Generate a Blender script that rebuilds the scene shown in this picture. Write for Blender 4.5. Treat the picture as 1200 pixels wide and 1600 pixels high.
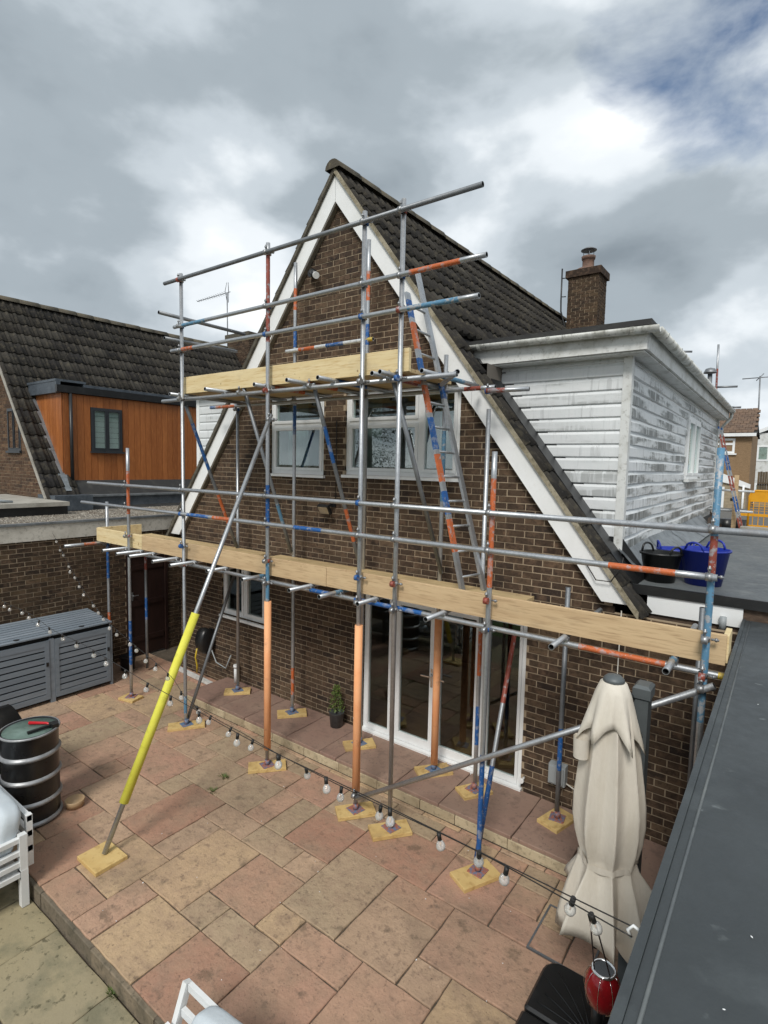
import bpy, math, random
from mathutils import Vector, Matrix
random.seed(7)
R = math.radians
for o in list(bpy.data.objects): bpy.data.objects.remove(o, do_unlink=True)
scene = bpy.context.scene
COL = scene.collection

# ------------------------------------------------------------------ camera
CAM = Vector((0, 0, 3.8))
YAW, PITCH, ROLL = 0.6362, 0.08514, 0.02128
cy_, sy_ = math.cos(YAW), math.sin(YAW)
fw = Vector((-sy_, cy_, 0)); rt = Vector((cy_, sy_, 0)); up = Vector((0, 0, 1))
f2 = fw * math.cos(PITCH) - up * math.sin(PITCH); u2 = up * math.cos(PITCH) + fw * math.sin(PITCH)
r3 = rt * math.cos(ROLL) + u2 * math.sin(ROLL); u3 = u2 * math.cos(ROLL) - rt * math.sin(ROLL)
cam = bpy.data.cameras.new('camera'); camo = bpy.data.objects.new('camera', cam); COL.objects.link(camo)
camo.matrix_world = Matrix(((r3.x, u3.x, -f2.x, CAM.x), (r3.y, u3.y, -f2.y, CAM.y), (r3.z, u3.z, -f2.z, CAM.z), (0, 0, 0, 1)))
cam.sensor_fit = 'VERTICAL'; cam.sensor_height = 36; cam.sensor_width = 27
cam.lens = 855.7 / 1600 * 36
cam.clip_start = 0.05; cam.clip_end = 3000
scene.camera = camo

# ------------------------------------------------------------------ light
SUN_EL, SUN_AZ = 46, 162          # degrees; azimuth measured clockwise from +y
sd = Vector((math.sin(R(SUN_AZ)) * math.cos(R(SUN_EL)), math.cos(R(SUN_AZ)) * math.cos(R(SUN_EL)), math.sin(R(SUN_EL))))
sun = bpy.data.lights.new('sun', 'SUN'); sun.energy = 1.5; sun.angle = R(16); sun.color = (1, .96, .9)
so = bpy.data.objects.new('sun', sun); COL.objects.link(so)
so.rotation_euler = (-sd).to_track_quat('-Z', 'Y').to_euler()

w = bpy.data.worlds.new('World'); scene.world = w; w.use_nodes = True
nt = w.node_tree; nt.nodes.clear()
def N(t, **k):
    n = nt.nodes.new(t)
    for a, b in k.items(): setattr(n, a, b)
    return n
def LK(a, b): nt.links.new(a, b)
out = N('ShaderNodeOutputWorld'); mixs = N('ShaderNodeMixShader'); LK(mixs.outputs[0], out.inputs[0])
sky = N('ShaderNodeTexSky', sky_type='NISHITA', sun_disc=False, sun_elevation=R(SUN_EL), sun_rotation=R(SUN_AZ))
bgs = N('ShaderNodeBackground'); bgs.inputs[1].default_value = 0.07; LK(sky.outputs[0], bgs.inputs[0])
bgc = N('ShaderNodeBackground'); bgc.inputs[1].default_value = 0.74
tc = N('ShaderNodeTexCoord'); sep = N('ShaderNodeSeparateXYZ'); LK(tc.outputs['Generated'], sep.inputs[0])
def mth(op, a, b=None, clamp=False):
    n = N('ShaderNodeMath', operation=op, use_clamp=clamp)
    for i, v in enumerate((a, b)):
        if v is None: continue
        if isinstance(v, (int, float)): n.inputs[i].default_value = v
        else: LK(v, n.inputs[i])
    return n.outputs[0]
zz = mth('ADD', mth('MULTIPLY', mth('ABSOLUTE', sep.outputs[2]), .75), 0.62)
comb = N('ShaderNodeCombineXYZ')
LK(mth('DIVIDE', sep.outputs[0], zz), comb.inputs[0]); LK(mth('DIVIDE', sep.outputs[1], zz), comb.inputs[1]); LK(mth('MULTIPLY', sep.outputs[2], 1.5), comb.inputs[2])
SKY_OFF = (5.3, 8.0, 0.0)
mp = N('ShaderNodeMapping'); mp.inputs['Location'].default_value = SKY_OFF; LK(comb.outputs[0], mp.inputs[0])
def noise(scale, detail, rough, dist=0.0, vec=None, off=0):
    n = N('ShaderNodeTexNoise'); n.inputs['Scale'].default_value = scale; n.inputs['Detail'].default_value = detail
    n.inputs['Roughness'].default_value = rough; n.inputs['Distortion'].default_value = dist
    if off:
        m2 = N('ShaderNodeMapping'); m2.inputs['Location'].default_value = (off, off * 1.7, off * .3); LK(vec or mp.outputs[0], m2.inputs[0]); LK(m2.outputs[0], n.inputs[0])
    else: LK(vec or mp.outputs[0], n.inputs[0])
    return n.outputs[0]
big = noise(1.5, 2, .45)
mid = noise(3.4, 6, .50, 0.1, off=5.0)
s = mth('ADD', mth('MULTIPLY', big, .56), mth('MULTIPLY', mid, .44))
s = mth('ADD', s, mth('MULTIPLY', mth('MAXIMUM', mth('SUBTRACT', .34, mth('ABSOLUTE', sep.outputs[2])), 0.0), .16))      # paler towards the horizon
cr = N('ShaderNodeValToRGB'); cr.color_ramp.interpolation = 'EASE'
els = cr.color_ramp.elements
els[0].position = .33; els[0].color = (.21, .25, .285, 1)
els[1].position = .66; els[1].color = (.95, .97, .98, 1)
e = els.new(.45); e.color = (.335, .385, .425, 1)
e = els.new(.515); e.color = (.51, .565, .61, 1)
e = els.new(.57); e.color = (.73, .775, .81, 1)
LK(s, cr.inputs[0]); LK(cr.outputs[0], bgc.inputs[0])
# a break in the cloud, high to the right
brk = N('ShaderNodeVectorMath', operation='DOT_PRODUCT'); LK(tc.outputs['Generated'], brk.inputs[0])
bd = (f2 + r3 * (560 / 855.7) + u3 * (815 / 855.7)).normalized(); brk.inputs[1].default_value = bd
hole = mth('ADD', mth('MULTIPLY', mth('SUBTRACT', brk.outputs['Value'], .9850), 62.0), mth('MULTIPLY', mth('SUBTRACT', noise(5.5, 6, .55, .2, off=2.0), .5), 3.6))
hole = mth('MINIMUM', mth('MAXIMUM', hole, 0.0), 1.0)
LK(mth('SUBTRACT', 1.0, mth('MULTIPLY', hole, .95)), mixs.inputs[0]); LK(bgs.outputs[0], mixs.inputs[1]); LK(bgc.outputs[0], mixs.inputs[2])

scene.view_settings.view_transform = 'Standard'; scene.view_settings.look = 'None'
scene.view_settings.gamma = 1; scene.view_settings.use_curve_mapping = False
scene.view_settings.exposure = 0.72
scene.render.engine = 'CYCLES'
scene.cycles.max_bounces = 6; scene.cycles.transparent_max_bounces = 12

# ------------------------------------------------------------------ materials
def lin(r, g, b):
    f = lambda c: (c / 255 / 12.92) if c / 255 <= .04045 else ((c / 255 + .055) / 1.055) ** 2.4
    return (f(r), f(g), f(b), 1)
def mat(name, base, rough=.6, metal=0.0, layers=(), bump=None, rnd=None, src='obj', coord='world', spec=None, jitter=False, stretch=(1, 1, 1), roughvar=0.0, palette_blend=True):
    """layers: (scale, detail, lo, hi, colour, amount); rnd: list of palette colours picked per piece"""
    m = bpy.data.materials.new(name); m.use_nodes = True; t = m.node_tree
    b = t.nodes['Principled BSDF']; L = t.links.new
    b.inputs['Roughness'].default_value = rough; b.inputs['Metallic'].default_value = metal
    if spec is not None: b.inputs['Specular IOR Level'].default_value = spec
    if src == 'obj':
        oi = t.nodes.new('ShaderNodeObjectInfo'); rv = oi.outputs['Random']
    else:
        at = t.nodes.new('ShaderNodeAttribute'); at.attribute_name = 'var'; rv = at.outputs['Fac']
    if coord == 'world':
        g = t.nodes.new('ShaderNodeNewGeometry'); vec = g.outputs['Position']
    else:
        g = t.nodes.new('ShaderNodeTexCoord'); vec = g.outputs['Object']
    raw = vec
    mpn = t.nodes.new('ShaderNodeMapping'); mpn.inputs['Scale'].default_value = stretch; L(vec, mpn.inputs[0]); vec = mpn.outputs[0]
    if jitter:
        ml = t.nodes.new('ShaderNodeMath'); ml.operation = 'MULTIPLY'; ml.inputs[1].default_value = 57.0; L(rv, ml.inputs[0])
        va = t.nodes.new('ShaderNodeVectorMath'); va.operation = 'ADD'; L(vec, va.inputs[0]); L(ml.outputs[0], va.inputs[1]); vec = va.outputs[0]
    if rnd:
        r_ = t.nodes.new('ShaderNodeValToRGB'); r_.color_ramp.interpolation = 'LINEAR' if palette_blend else 'CONSTANT'
        el = r_.color_ramp.elements; n = len(rnd)
        for i in range(n - 2): el.new(.5)
        for i, c in enumerate(rnd): el[i].position = i / (n - 1 if palette_blend else n); el[i].color = c
        L(rv, r_.inputs[0]); colr = r_.outputs[0]
    else:
        rgb = t.nodes.new('ShaderNodeRGB'); rgb.outputs[0].default_value = base; colr = rgb.outputs[0]
    last = None
    for lay in layers:
        (sc, de, lo, hi, c2, amt) = lay[:6]
        n = t.nodes.new('ShaderNodeTexNoise'); n.inputs['Scale'].default_value = sc; n.inputs['Detail'].default_value = de; n.inputs['Roughness'].default_value = .6
        if len(lay) > 6:
            m3 = t.nodes.new('ShaderNodeMapping'); m3.inputs['Scale'].default_value = lay[6]; L(raw if len(lay) > 7 else vec, m3.inputs[0]); L(m3.outputs[0], n.inputs[0])
        else: L(vec, n.inputs[0])
        mr = t.nodes.new('ShaderNodeMapRange'); mr.inputs[1].default_value = lo; mr.inputs[2].default_value = hi; mr.inputs[3].default_value = 0; mr.inputs[4].default_value = amt
        L(n.outputs[0], mr.inputs[0])
        mx = t.nodes.new('ShaderNodeMix'); mx.data_type = 'RGBA'; L(mr.outputs[0], mx.inputs[0]); L(colr, mx.inputs[6]); mx.inputs[7].default_value = c2
        colr = mx.outputs[2]; last = n
    L(colr, b.inputs['Base Color'])
    if roughvar and last:
        mr = t.nodes.new('ShaderNodeMapRange'); mr.inputs[3].default_value = rough - roughvar; mr.inputs[4].default_value = rough + roughvar
        L(last.outputs[0], mr.inputs[0]); L(mr.outputs[0], b.inputs['Roughness'])
    if bump:
        sc, st, dist = bump
        n = t.nodes.new('ShaderNodeTexNoise'); n.inputs['Scale'].default_value = sc; n.inputs['Detail'].default_value = 5; n.inputs['Roughness'].default_value = .65
        L(vec, n.inputs[0])
        bp = t.nodes.new('ShaderNodeBump'); bp.inputs['Strength'].default_value = st; bp.inputs['Distance'].default_value = dist
        L(n.outputs[0], bp.inputs['Height']); L(bp.outputs[0], b.inputs['Normal'])
    return m
def glass_mat(name, tint, refl_ior=1.75, tr=.9):
    m = bpy.data.materials.new(name); m.use_nodes = True; t = m.node_tree; t.nodes.clear()
    o = t.nodes.new('ShaderNodeOutputMaterial'); mx = t.nodes.new('ShaderNodeMixShader')
    tp = t.nodes.new('ShaderNodeBsdfTransparent'); tp.inputs[0].default_value = (*tint, 1)
    gl = t.nodes.new('ShaderNodeBsdfGlossy'); gl.inputs['Roughness'].default_value = .015; gl.inputs[0].default_value = (.95, 1, 1, 1)
    lw = t.nodes.new('ShaderNodeLayerWeight'); lw.inputs[0].default_value = .5
    pw = t.nodes.new('ShaderNodeMath'); pw.operation = 'POWER'; pw.inputs[1].default_value = 5.0; t.links.new(lw.outputs['Facing'], pw.inputs[0])
    fr = t.nodes.new('ShaderNodeMapRange'); fr.inputs[3].default_value = refl_ior; fr.inputs[4].default_value = 1.0; t.links.new(pw.outputs[0], fr.inputs[0])
    n = t.nodes.new('ShaderNodeTexNoise'); n.inputs['Scale'].default_value = 1.3
    bp = t.nodes.new('ShaderNodeBump'); bp.inputs['Strength'].default_value = .04; bp.inputs['Distance'].default_value = .02
    g = t.nodes.new('ShaderNodeNewGeometry'); t.links.new(g.outputs['Position'], n.inputs[0]); t.links.new(n.outputs[0], bp.inputs['Height']); t.links.new(bp.outputs[0], gl.inputs['Normal'])
    t.links.new(fr.outputs[0], mx.inputs[0]); t.links.new(tp.outputs[0], mx.inputs[1]); t.links.new(gl.outputs[0], mx.inputs[2]); t.links.new(mx.outputs[0], o.inputs[0])
    return m

BR = [lin(60, 48, 40), lin(82, 66, 52), lin(70, 56, 46), lin(92, 74, 58), lin(54, 45, 40), lin(76, 62, 50), lin(102, 84, 66), lin(66, 51, 42)]
def brickmat(name, src, mul=1.0, tint=(1, 1, 1)):
    pal = [(c[0] * mul * tint[0], c[1] * mul * tint[1], c[2] * mul * tint[2], 1) for c in BR]
    return mat(name, None, .9, rnd=pal, src=src, jitter=True, spec=.2,
               layers=[(.8, 5, .48, .68, lin(52, 44, 39), .5, (1, 1, 1), 1), (9, 3, .48, .68, lin(118, 96, 78), .55), (26, 3, .5, .72, lin(38, 30, 28), .6), (120, 2, .55, .75, lin(130, 112, 92), .3)], bump=(160, .5, .004))
M = {}
M['darkbrick'] = mat('dark_brick', lin(84, 68, 56), .9, layers=[(5, 3, .4, .66, lin(66, 54, 46), .7), (18, 3, .5, .66, lin(120, 102, 84), .5)], stretch=(1, 1, 4))  # plain darker brown brick with mottling
M['brick'] = brickmat('brick', 'obj', .94, (.97, 1, 1.03)); M['brick_s'] = brickmat('brick_joined', 'attr', .94, (.97, 1, 1.03))
M['brick2'] = brickmat('garage_brick', 'obj', .8, (1, 1.02, .95)); M['brick2_s'] = brickmat('garage_brick_joined', 'attr', .8, (1, 1.02, .95))
M['brick3_s'] = brickmat('neighbour_brick', 'attr', 1.25, (1.08, 1, .95))
M['mortar'] = mat('mortar', lin(170, 153, 130), .95, layers=[(2, 5, .42, .68, lin(132, 118, 100), .8), (60, 3, .5, .7, lin(186, 170, 148), .4)], bump=(150, .4, .003), spec=.1)
TL = [lin(52, 50, 48), lin(64, 61, 57), lin(44, 43, 42), lin(73, 70, 65), lin(55, 52, 48), lin(50, 49, 49)]
M['tile'] = mat('concrete_tile', None, .92, rnd=TL, jitter=True, spec=.15, layers=[(11, 4, .5, .72, lin(98, 92, 78), .6), (40, 3, .58, .72, lin(36, 33, 30), .7), (85, 2, .68, .74, lin(150, 148, 136), .5)], bump=(90, .5, .006))
M['tile_s'] = mat('concrete_tile_joined', None, .92, rnd=TL, src='attr', spec=.15, layers=[(11, 4, .5, .72, lin(98, 92, 78), .6), (40, 3, .58, .72, lin(36, 33, 30), .7)], bump=(90, .5, .006))
M['ridge'] = mat('ridge_tile', None, .92, rnd=[lin(84, 80, 72), lin(98, 92, 80), lin(70, 67, 62)], spec=.15, layers=[(14, 4, .5, .72, lin(118, 112, 92), .6), (40, 3, .58, .72, lin(46, 42, 36), .6)], bump=(80, .5, .006))
M['undercloak'] = mat('verge_mortar', lin(158, 150, 130), .95, layers=[(7, 4, .42, .62, lin(112, 104, 84), .8), (30, 4, .5, .7, lin(84, 80, 62), .7)], bump=(60, .6, .008))
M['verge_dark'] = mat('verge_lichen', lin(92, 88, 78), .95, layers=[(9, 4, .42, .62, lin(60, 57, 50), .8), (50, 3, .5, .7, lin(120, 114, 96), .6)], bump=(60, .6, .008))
M['upvc'] = mat('white_upvc', lin(234, 236, 236), .42, layers=[(2.2, 4, .5, .75, lin(218, 220, 218), .6), (30, 3, .6, .8, lin(196, 194, 186), .3)])
M['upvc_old'] = mat('weathered_white_upvc', lin(214, 216, 214), .5, layers=[(3, 4, .48, .72, lin(168, 168, 160), .8), (24, 3, .55, .75, lin(128, 126, 116), .5)])
M['gutter'] = mat('grimy_gutter', lin(216, 218, 214), .45, layers=[(5, 4, .46, .66, lin(150, 150, 140), .8), (26, 4, .55, .72, lin(84, 84, 74), .7)], stretch=(1, 1, .5))
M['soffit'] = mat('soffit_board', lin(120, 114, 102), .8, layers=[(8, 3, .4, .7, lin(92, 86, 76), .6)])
def clad(name, dark, lo):
    hs, vs = (.45, .45, 2.6), (9, 9, .8)
    return mat(name, lin(220, 223, 224), .5, jitter=True, layers=[(1.6, 4, .40, .64, lin(196, 200, 200), .6, hs), (1.6, 5, lo, lo + .10, lin(150, 153, 150), dark, hs), (1.6, 6, lo + .04, lo + .10, lin(98, 101, 99), dark, hs), (2.6, 3, .50, .62, lin(214, 218, 219), .75, vs), (1.9, 4, .58, .68, lin(58, 61, 59), dark * .8, vs), (60, 3, .6, .7, lin(60, 62, 60), dark * .4)])
M['clad_f'] = clad('algae_streaked_cladding', .26, .50)
M['clad_s'] = clad('heavily_stained_cladding', .82, .45)
M['clad_clean'] = clad('lightly_stained_cladding', .3, .56)
M['felt'] = mat('black_felt', lin(44, 44, 44), .75, layers=[(6, 4, .5, .7, lin(66, 66, 62), .6)], bump=(60, .4, .006))
M['lead'] = mat('lead_sheet', lin(128, 134, 138), .45, .35, layers=[(5, 4, .42, .66, lin(92, 97, 100), .8), (22, 3, .55, .75, lin(164, 168, 168), .5)], bump=(9, .35, .02))
M['lead_dark'] = mat('dark_lead_sheet', lin(84, 92, 100), .5, .2, layers=[(5, 4, .42, .66, lin(62, 69, 76), .8), (22, 3, .55, .75, lin(120, 126, 130), .4)], bump=(9, .3, .02))
M['grp'] = mat('grey_roof_membrane', lin(55, 60, 62), .5, layers=[(.7, 6, .44, .58, lin(66, 71, 73), .6), (3.5, 6, .54, .70, lin(84, 90, 92), .5), (9, 5, .64, .74, lin(112, 118, 118), .4), (14, 2, .72, .78, lin(130, 136, 138), .4)], bump=(3.2, .35, .03), roughvar=.2)
M['grp2'] = mat('weathered_roof_membrane', lin(82, 87, 90), .55, layers=[(1.2, 5, .42, .66, lin(104, 108, 108), .8), (6, 4, .52, .7, lin(122, 126, 124), .5), (20, 2, .64, .74, lin(64, 68, 70), .5)], bump=(7, .25, .015), roughvar=.15)
M['blacktrim'] = mat('black_edge_trim', lin(30, 31, 32), .4, layers=[(8, 3, .5, .7, lin(46, 47, 48), .6)])
M['gravel'] = mat('roof_gravel', lin(136, 130, 120), .95, layers=[(34, 4, .42, .6, lin(84, 78, 70), .8), (2.4, 4, .48, .64, lin(92, 78, 62), .75), (70, 2, .58, .7, lin(178, 174, 164), .7)], bump=(45, .9, .03))
M['conc'] = mat('pale_concrete', lin(168, 164, 154), .9, layers=[(4, 4, .42, .68, lin(138, 134, 124), .8), (30, 3, .55, .75, lin(104, 100, 90), .4)], bump=(50, .3, .006))
M['fasc'] = mat('weathered_fascia', lin(196, 192, 182), .8, layers=[(3, 4, .42, .68, lin(160, 155, 144), .8), (22, 4, .52, .72, lin(116, 112, 100), .55)], bump=(30, .25, .006))
GAL = [(3, 5, .56, .66, lin(150, 128, 108), .28), (40, 3, .42, .66, (.34, .355, .37, 1), .7), (5, 3, .46, .7, (.56, .58, .6, 1), .6), (120, 2, .55, .7, (.24, .25, .26, 1), .5), (46, 4, .655, .70, lin(206, 204, 198), .7)]
M['G'] = mat('galvanised_tube', (.46, .48, .5, 1), .42, .75, layers=GAL, bump=(60, .15, .003), roughvar=.12)
M['G2'] = mat('dull_galvanised_tube', (.22, .235, .25, 1), .5, .6, layers=[(40, 3, .42, .66, (.16, .17, .18, 1), .7), (5, 3, .46, .7, (.32, .33, .34, 1), .6)], bump=(60, .15, .003))
def pt(name, col, wear): return mat(name, lin(*col), .5, .1, layers=[(6, 4, .42, .68, tuple(.66 * v for v in lin(*col)[:3]) + (1,), .6), (16, 6, .53, .60, (.36, .38, .4, 1), wear), (38, 5, .60, .66, lin(118, 84, 62), .6), (55, 3, .64, .70, lin(196, 194, 188), .7)])
M['B'] = pt('blue_painted_tube', (34, 92, 158), .55); M['O'] = pt('orange_painted_tube', (198, 104, 58), .6)
M['R'] = pt('red_painted_tube', (150, 74, 60), .8); M['Y'] = pt('yellow_painted_tube', (206, 176, 40), .3); M['BW'] = pt('worn_blue_tube', (92, 138, 168), 1.0)
M['W'] = mat('white_painted_tube', lin(206, 210, 212), .5, .1, layers=[(30, 3, .5, .7, lin(150, 156, 160), .6)])
M['hollow'] = mat('tube_bore_shade', (.012, .012, .012, 1), .9)  # near-black colour stands in for the shade inside open tube ends
M['zinc'] = mat('zinc_coupler', (.4, .41, .42, 1), .45, .8, layers=[(50, 3, .45, .65, (.2, .2, .2, 1), .7)])
M['foam_o'] = mat('orange_foam_sleeve', lin(244, 178, 128), .75, layers=[(9, 5, .58, .68, lin(176, 122, 92), .45), (2, 4, .5, .66, lin(226, 156, 110), .5), (4, 3, .45, .7, lin(238, 160, 106), .7), (60, 3, .62, .75, lin(190, 120, 84), .4)])
M['foam_y'] = mat('yellow_foam_sleeve', lin(222, 218, 84), .7, layers=[(9, 5, .58, .68, lin(156, 152, 70), .45), (4, 3, .45, .7, lin(212, 206, 64), .7), (50, 3, .62, .74, lin(168, 162, 60), .5)])
def wood(name, a, b, c, st, rough=.75, rnd=None, extra=()):
    return mat(name, lin(*a), rough, layers=[(5, 4, .4, .66, lin(*b), .8), (22, 4, .5, .68, lin(*c), .65)] + list(extra), stretch=st, bump=(40, .25, .004), jitter=True, spec=.25, rnd=rnd)
M['wood_x'] = wood('new_pale_timber', (226, 208, 166), (214, 192, 144), (192, 160, 106), (.22, 3, 3), extra=[(9, 1, .735, .775, lin(122, 84, 46), .75, (5, .333, .333)), (2.5, 4, .56, .7, lin(150, 132, 108), .35, (3, .333, .333))])
M['wood_w'] = wood('weathered_scaffold_board', (204, 178, 140), (186, 158, 122), (156, 128, 96), (.2, 3, 3), extra=[(9, 1, .735, .775, lin(122, 84, 46), .75, (5, .333, .333)), (2.5, 4, .56, .7, lin(150, 132, 108), .35, (3, .333, .333))])
M['wood_deck'] = wood('dusty_deck_board', (206, 182, 138), (184, 158, 116), (140, 116, 84), (.2, 4, 3), extra=[(9, 1, .735, .775, lin(122, 84, 46), .75, (5, .333, .333)), (2.5, 4, .56, .7, lin(150, 132, 108), .35, (3, .333, .333))])
M['wood_under'] = M['wood_deck']
M['wood_sole'] = wood('sole_pad_timber', (212, 184, 126), (198, 166, 106), (168, 134, 82), (.7, .7, 1), extra=[(2.5, 4, .56, .7, lin(150, 128, 98), .5)])
M['knot'] = mat('timber_knot', lin(128, 88, 48), .8)
M['wood_clad'] = mat('cedar_cladding_board', None, .5, rnd=[lin(150, 88, 42), lin(164, 98, 48), lin(136, 78, 36), lin(170, 104, 54), lin(156, 92, 44)], jitter=True, layers=[(6, 4, .42, .66, lin(136, 76, 32), .7), (26, 4, .5, .7, lin(200, 130, 68), .45)], stretch=(3, 3, .22), bump=(30, .2, .003))
M['wood_dark'] = mat('dark_brown_door', lin(46, 26, 20), .6, layers=[(8, 3, .4, .7, lin(30, 17, 14), .7)], stretch=(3, 3, .3))
M['anthra'] = mat('anthracite_frame', lin(46, 50, 54), .45, layers=[(10, 3, .45, .7, lin(58, 62, 66), .5)])
M['glass'] = glass_mat('window_glass', (.86, .92, .90), .15)
M['glass_d'] = glass_mat('door_glass', (.80, .84, .83), .055)
M['room'] = mat('room_wall', lin(120, 114, 106), .9, layers=[(1.2, 2, .4, .7, lin(96, 90, 84), .5)])
M['roomfloor'] = mat('room_floor', lin(112, 84, 60), .5, layers=[(3, 3, .4, .7, lin(82, 60, 44), .7)], stretch=(1, 4, 1))
M['blind'] = mat('window_blind', lin(206, 210, 210), .8, layers=[(3, 2, .4, .7, lin(182, 188, 188), .5)])
M['curtain'] = mat('grey_curtain', lin(120, 130, 130), .9, layers=[(6, 2, .4, .7, lin(96, 106, 108), .6)], stretch=(4, 4, .3))
SL = [lin(186, 158, 132), lin(180, 146, 124), lin(172, 152, 126), lin(178, 140, 120), lin(186, 160, 128), lin(166, 128, 108), lin(178, 152, 128), lin(174, 140, 118), lin(166, 148, 122), lin(182, 146, 122)]
M['slab'] = mat('riven_sandstone', None, .85, rnd=SL, jitter=True, spec=.25, palette_blend=False,
                layers=[(1.3, 5, .40, .68, lin(184, 152, 126), .4), (2.6, 5, .46, .68, lin(154, 134, 112), .5), (7, 6, .48, .70, lin(150, 126, 108), .5), (15, 7, .56, .68, lin(118, 100, 86), .55), (26, 6, .59, .68, lin(96, 82, 70), .35), (.9, 6, .50, .66, lin(120, 104, 88), .42, (1, 1, 1), 1), (4.5, 7, .60, .68, lin(92, 82, 68), .5, (1, 1, 1), 1), (60, 4, .62, .7, lin(82, 70, 60), .6), (110, 2, .66, .74, lin(196, 186, 172), .25)], bump=(8, .9, .022))
M['slab_t'] = mat('shaded_terrace_sandstone', None, .8, rnd=[lin(148, 122, 108), lin(138, 114, 102), lin(156, 130, 114), lin(142, 116, 104)], jitter=True, spec=.3,
                  layers=[(2, 5, .42, .66, lin(156, 134, 118), .6), (8, 5, .5, .68, lin(116, 96, 86), .6), (30, 4, .6, .68, lin(88, 76, 68), .5)], bump=(12, .5, .01))  # patio stone toned down, terrace shade put into the colours
M['slab_l'] = mat('mossy_sandstone', None, .85, rnd=[lin(160, 148, 118), lin(146, 138, 114), lin(164, 150, 122), lin(140, 134, 112)], jitter=True, spec=.25,
                  layers=[(1.8, 5, .42, .66, lin(158, 146, 116), .6), (4, 5, .46, .66, lin(112, 110, 90), .7), (18, 5, .58, .68, lin(72, 70, 54), .7)], bump=(13, .5, .012))
M['joint'] = mat('jointing_mortar', lin(92, 82, 70), .95, layers=[(5, 4, .42, .66, lin(62, 58, 48), .8), (40, 3, .55, .7, lin(140, 128, 112), .5)], bump=(60, .4, .006))
M['riser'] = mat('pale_stone_riser', None, .85, rnd=[lin(186, 170, 140), lin(172, 156, 128), lin(196, 182, 152)], jitter=True, layers=[(5, 4, .42, .66, lin(148, 132, 106), .7), (22, 4, .54, .7, lin(108, 98, 80), .6)], bump=(24, .5, .01))
M['riser_l'] = mat('grubby_step_edge', None, .9, rnd=[lin(128, 116, 98), lin(112, 102, 88), lin(138, 124, 104)], jitter=True, layers=[(6, 4, .42, .66, lin(88, 82, 68), .8), (26, 4, .52, .7, lin(60, 58, 46), .6)], bump=(24, .6, .012))
M['soil'] = mat('soil', lin(84, 74, 58), .95, layers=[(3, 4, .4, .7, lin(66, 72, 44), .8)], bump=(12, .6, .02))
M['grass'] = mat('lawn', lin(74, 92, 46), .9, layers=[(2, 5, .4, .7, lin(96, 108, 58), .8), (40, 3, .5, .7, lin(50, 66, 32), .6)], bump=(60, .6, .02))
M['asphalt'] = mat('asphalt', lin(92, 90, 86), .9, layers=[(8, 4, .45, .7, lin(112, 108, 100), .6), (60, 2, .5, .7, lin(66, 64, 62), .6)])
M['slate_grey'] = mat('grey_stained_timber', None, .65, rnd=[lin(124, 134, 143), lin(116, 126, 136), lin(132, 141, 150)], jitter=True, layers=[(6, 4, .45, .7, lin(106, 116, 125), .6), (40, 3, .58, .75, lin(156, 163, 168), .35)], stretch=(2, .4, 2), bump=(40, .2, .003))
M['dark_gap'] = mat('recess_shade', lin(24, 25, 26), .9)  # near-black colour painted as the shade in gaps and hollows
M['black_pl'] = mat('black_plastic', lin(28, 29, 30), .35, layers=[(6, 3, .45, .7, lin(40, 41, 42), .6)])
M['black_pt'] = mat('black_gloss_drum', lin(22, 22, 23), .3, layers=[(7, 4, .5, .72, lin(40, 40, 40), .6)], roughvar=.1)
M['drum_band'] = mat('dull_drum_hoop', lin(158, 160, 162), .4, .4, layers=[(10, 4, .48, .7, lin(112, 114, 116), .6)])
M['drum_top'] = mat('drum_lid', lin(92, 112, 104), .4, layers=[(4, 4, .42, .66, lin(120, 140, 132), .7), (18, 3, .55, .72, lin(60, 74, 70), .5)])
M['red_pl'] = mat('red_plastic', lin(190, 28, 40), .35)
M['lantern'] = mat('red_lantern_glass', lin(136, 18, 26), .18, layers=[(10, 4, .45, .66, lin(92, 10, 18), .8), (40, 3, .62, .72, lin(190, 90, 90), .3)])
M['chrome'] = mat('bright_metal', (.7, .7, .7, 1), .2, 1)
M['steel'] = mat('zinc_pail', lin(96, 100, 102), .5, .6, layers=[(12, 3, .45, .7, lin(128, 132, 134), .6)])
M['solar'] = mat('solar_panel', lin(30, 36, 40), .15)
M['blue_pl'] = mat('blue_flexible_plastic', lin(30, 50, 150), .4, layers=[(5, 3, .45, .7, lin(24, 40, 128), .6)])
M['fabric'] = mat('beige_canopy_fabric', lin(216, 210, 198), .85, layers=[(2.5, 4, .42, .68, lin(206, 198, 184), .7), (9, 5, .58, .74, lin(184, 174, 158), .4), (420, 1, .4, .7, lin(200, 192, 178), .3), (2.2, 4, .5, .68, lin(190, 182, 166), .5, (3, 3, .5))], bump=(13, .55, .014), stretch=(1, 1, .4), spec=.15)
M['cush'] = mat('pale_grey_cushion', lin(202, 210, 215), .9, layers=[(3, 4, .42, .68, lin(188, 197, 204), .7), (300, 1, .4, .7, lin(176, 188, 196), .4)], bump=(6, .35, .02), spec=.1)
M['alu'] = mat('white_powder_coat', lin(226, 228, 228), .4, layers=[(8, 3, .5, .75, lin(208, 210, 208), .6)])
M['mast'] = mat('grey_mast', lin(92, 98, 100), .5, .2, layers=[(8, 3, .45, .7, lin(76, 82, 84), .6)])
M['bowl'] = mat('ceramic_bowl', lin(176, 150, 116), .5, layers=[(9, 3, .45, .7, lin(158, 132, 100), .6)])
M['leaf'] = mat('shrub_leaf', None, .6, rnd=[lin(72, 92, 36), lin(96, 116, 48), lin(54, 74, 30)], src='attr')
M['needle'] = mat('conifer_needles', None, .7, rnd=[lin(44, 58, 36), lin(58, 72, 44), lin(34, 46, 30)], src='attr')
M['bark'] = mat('bark', lin(82, 68, 54), .9, bump=(20, .6, .02))
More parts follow.
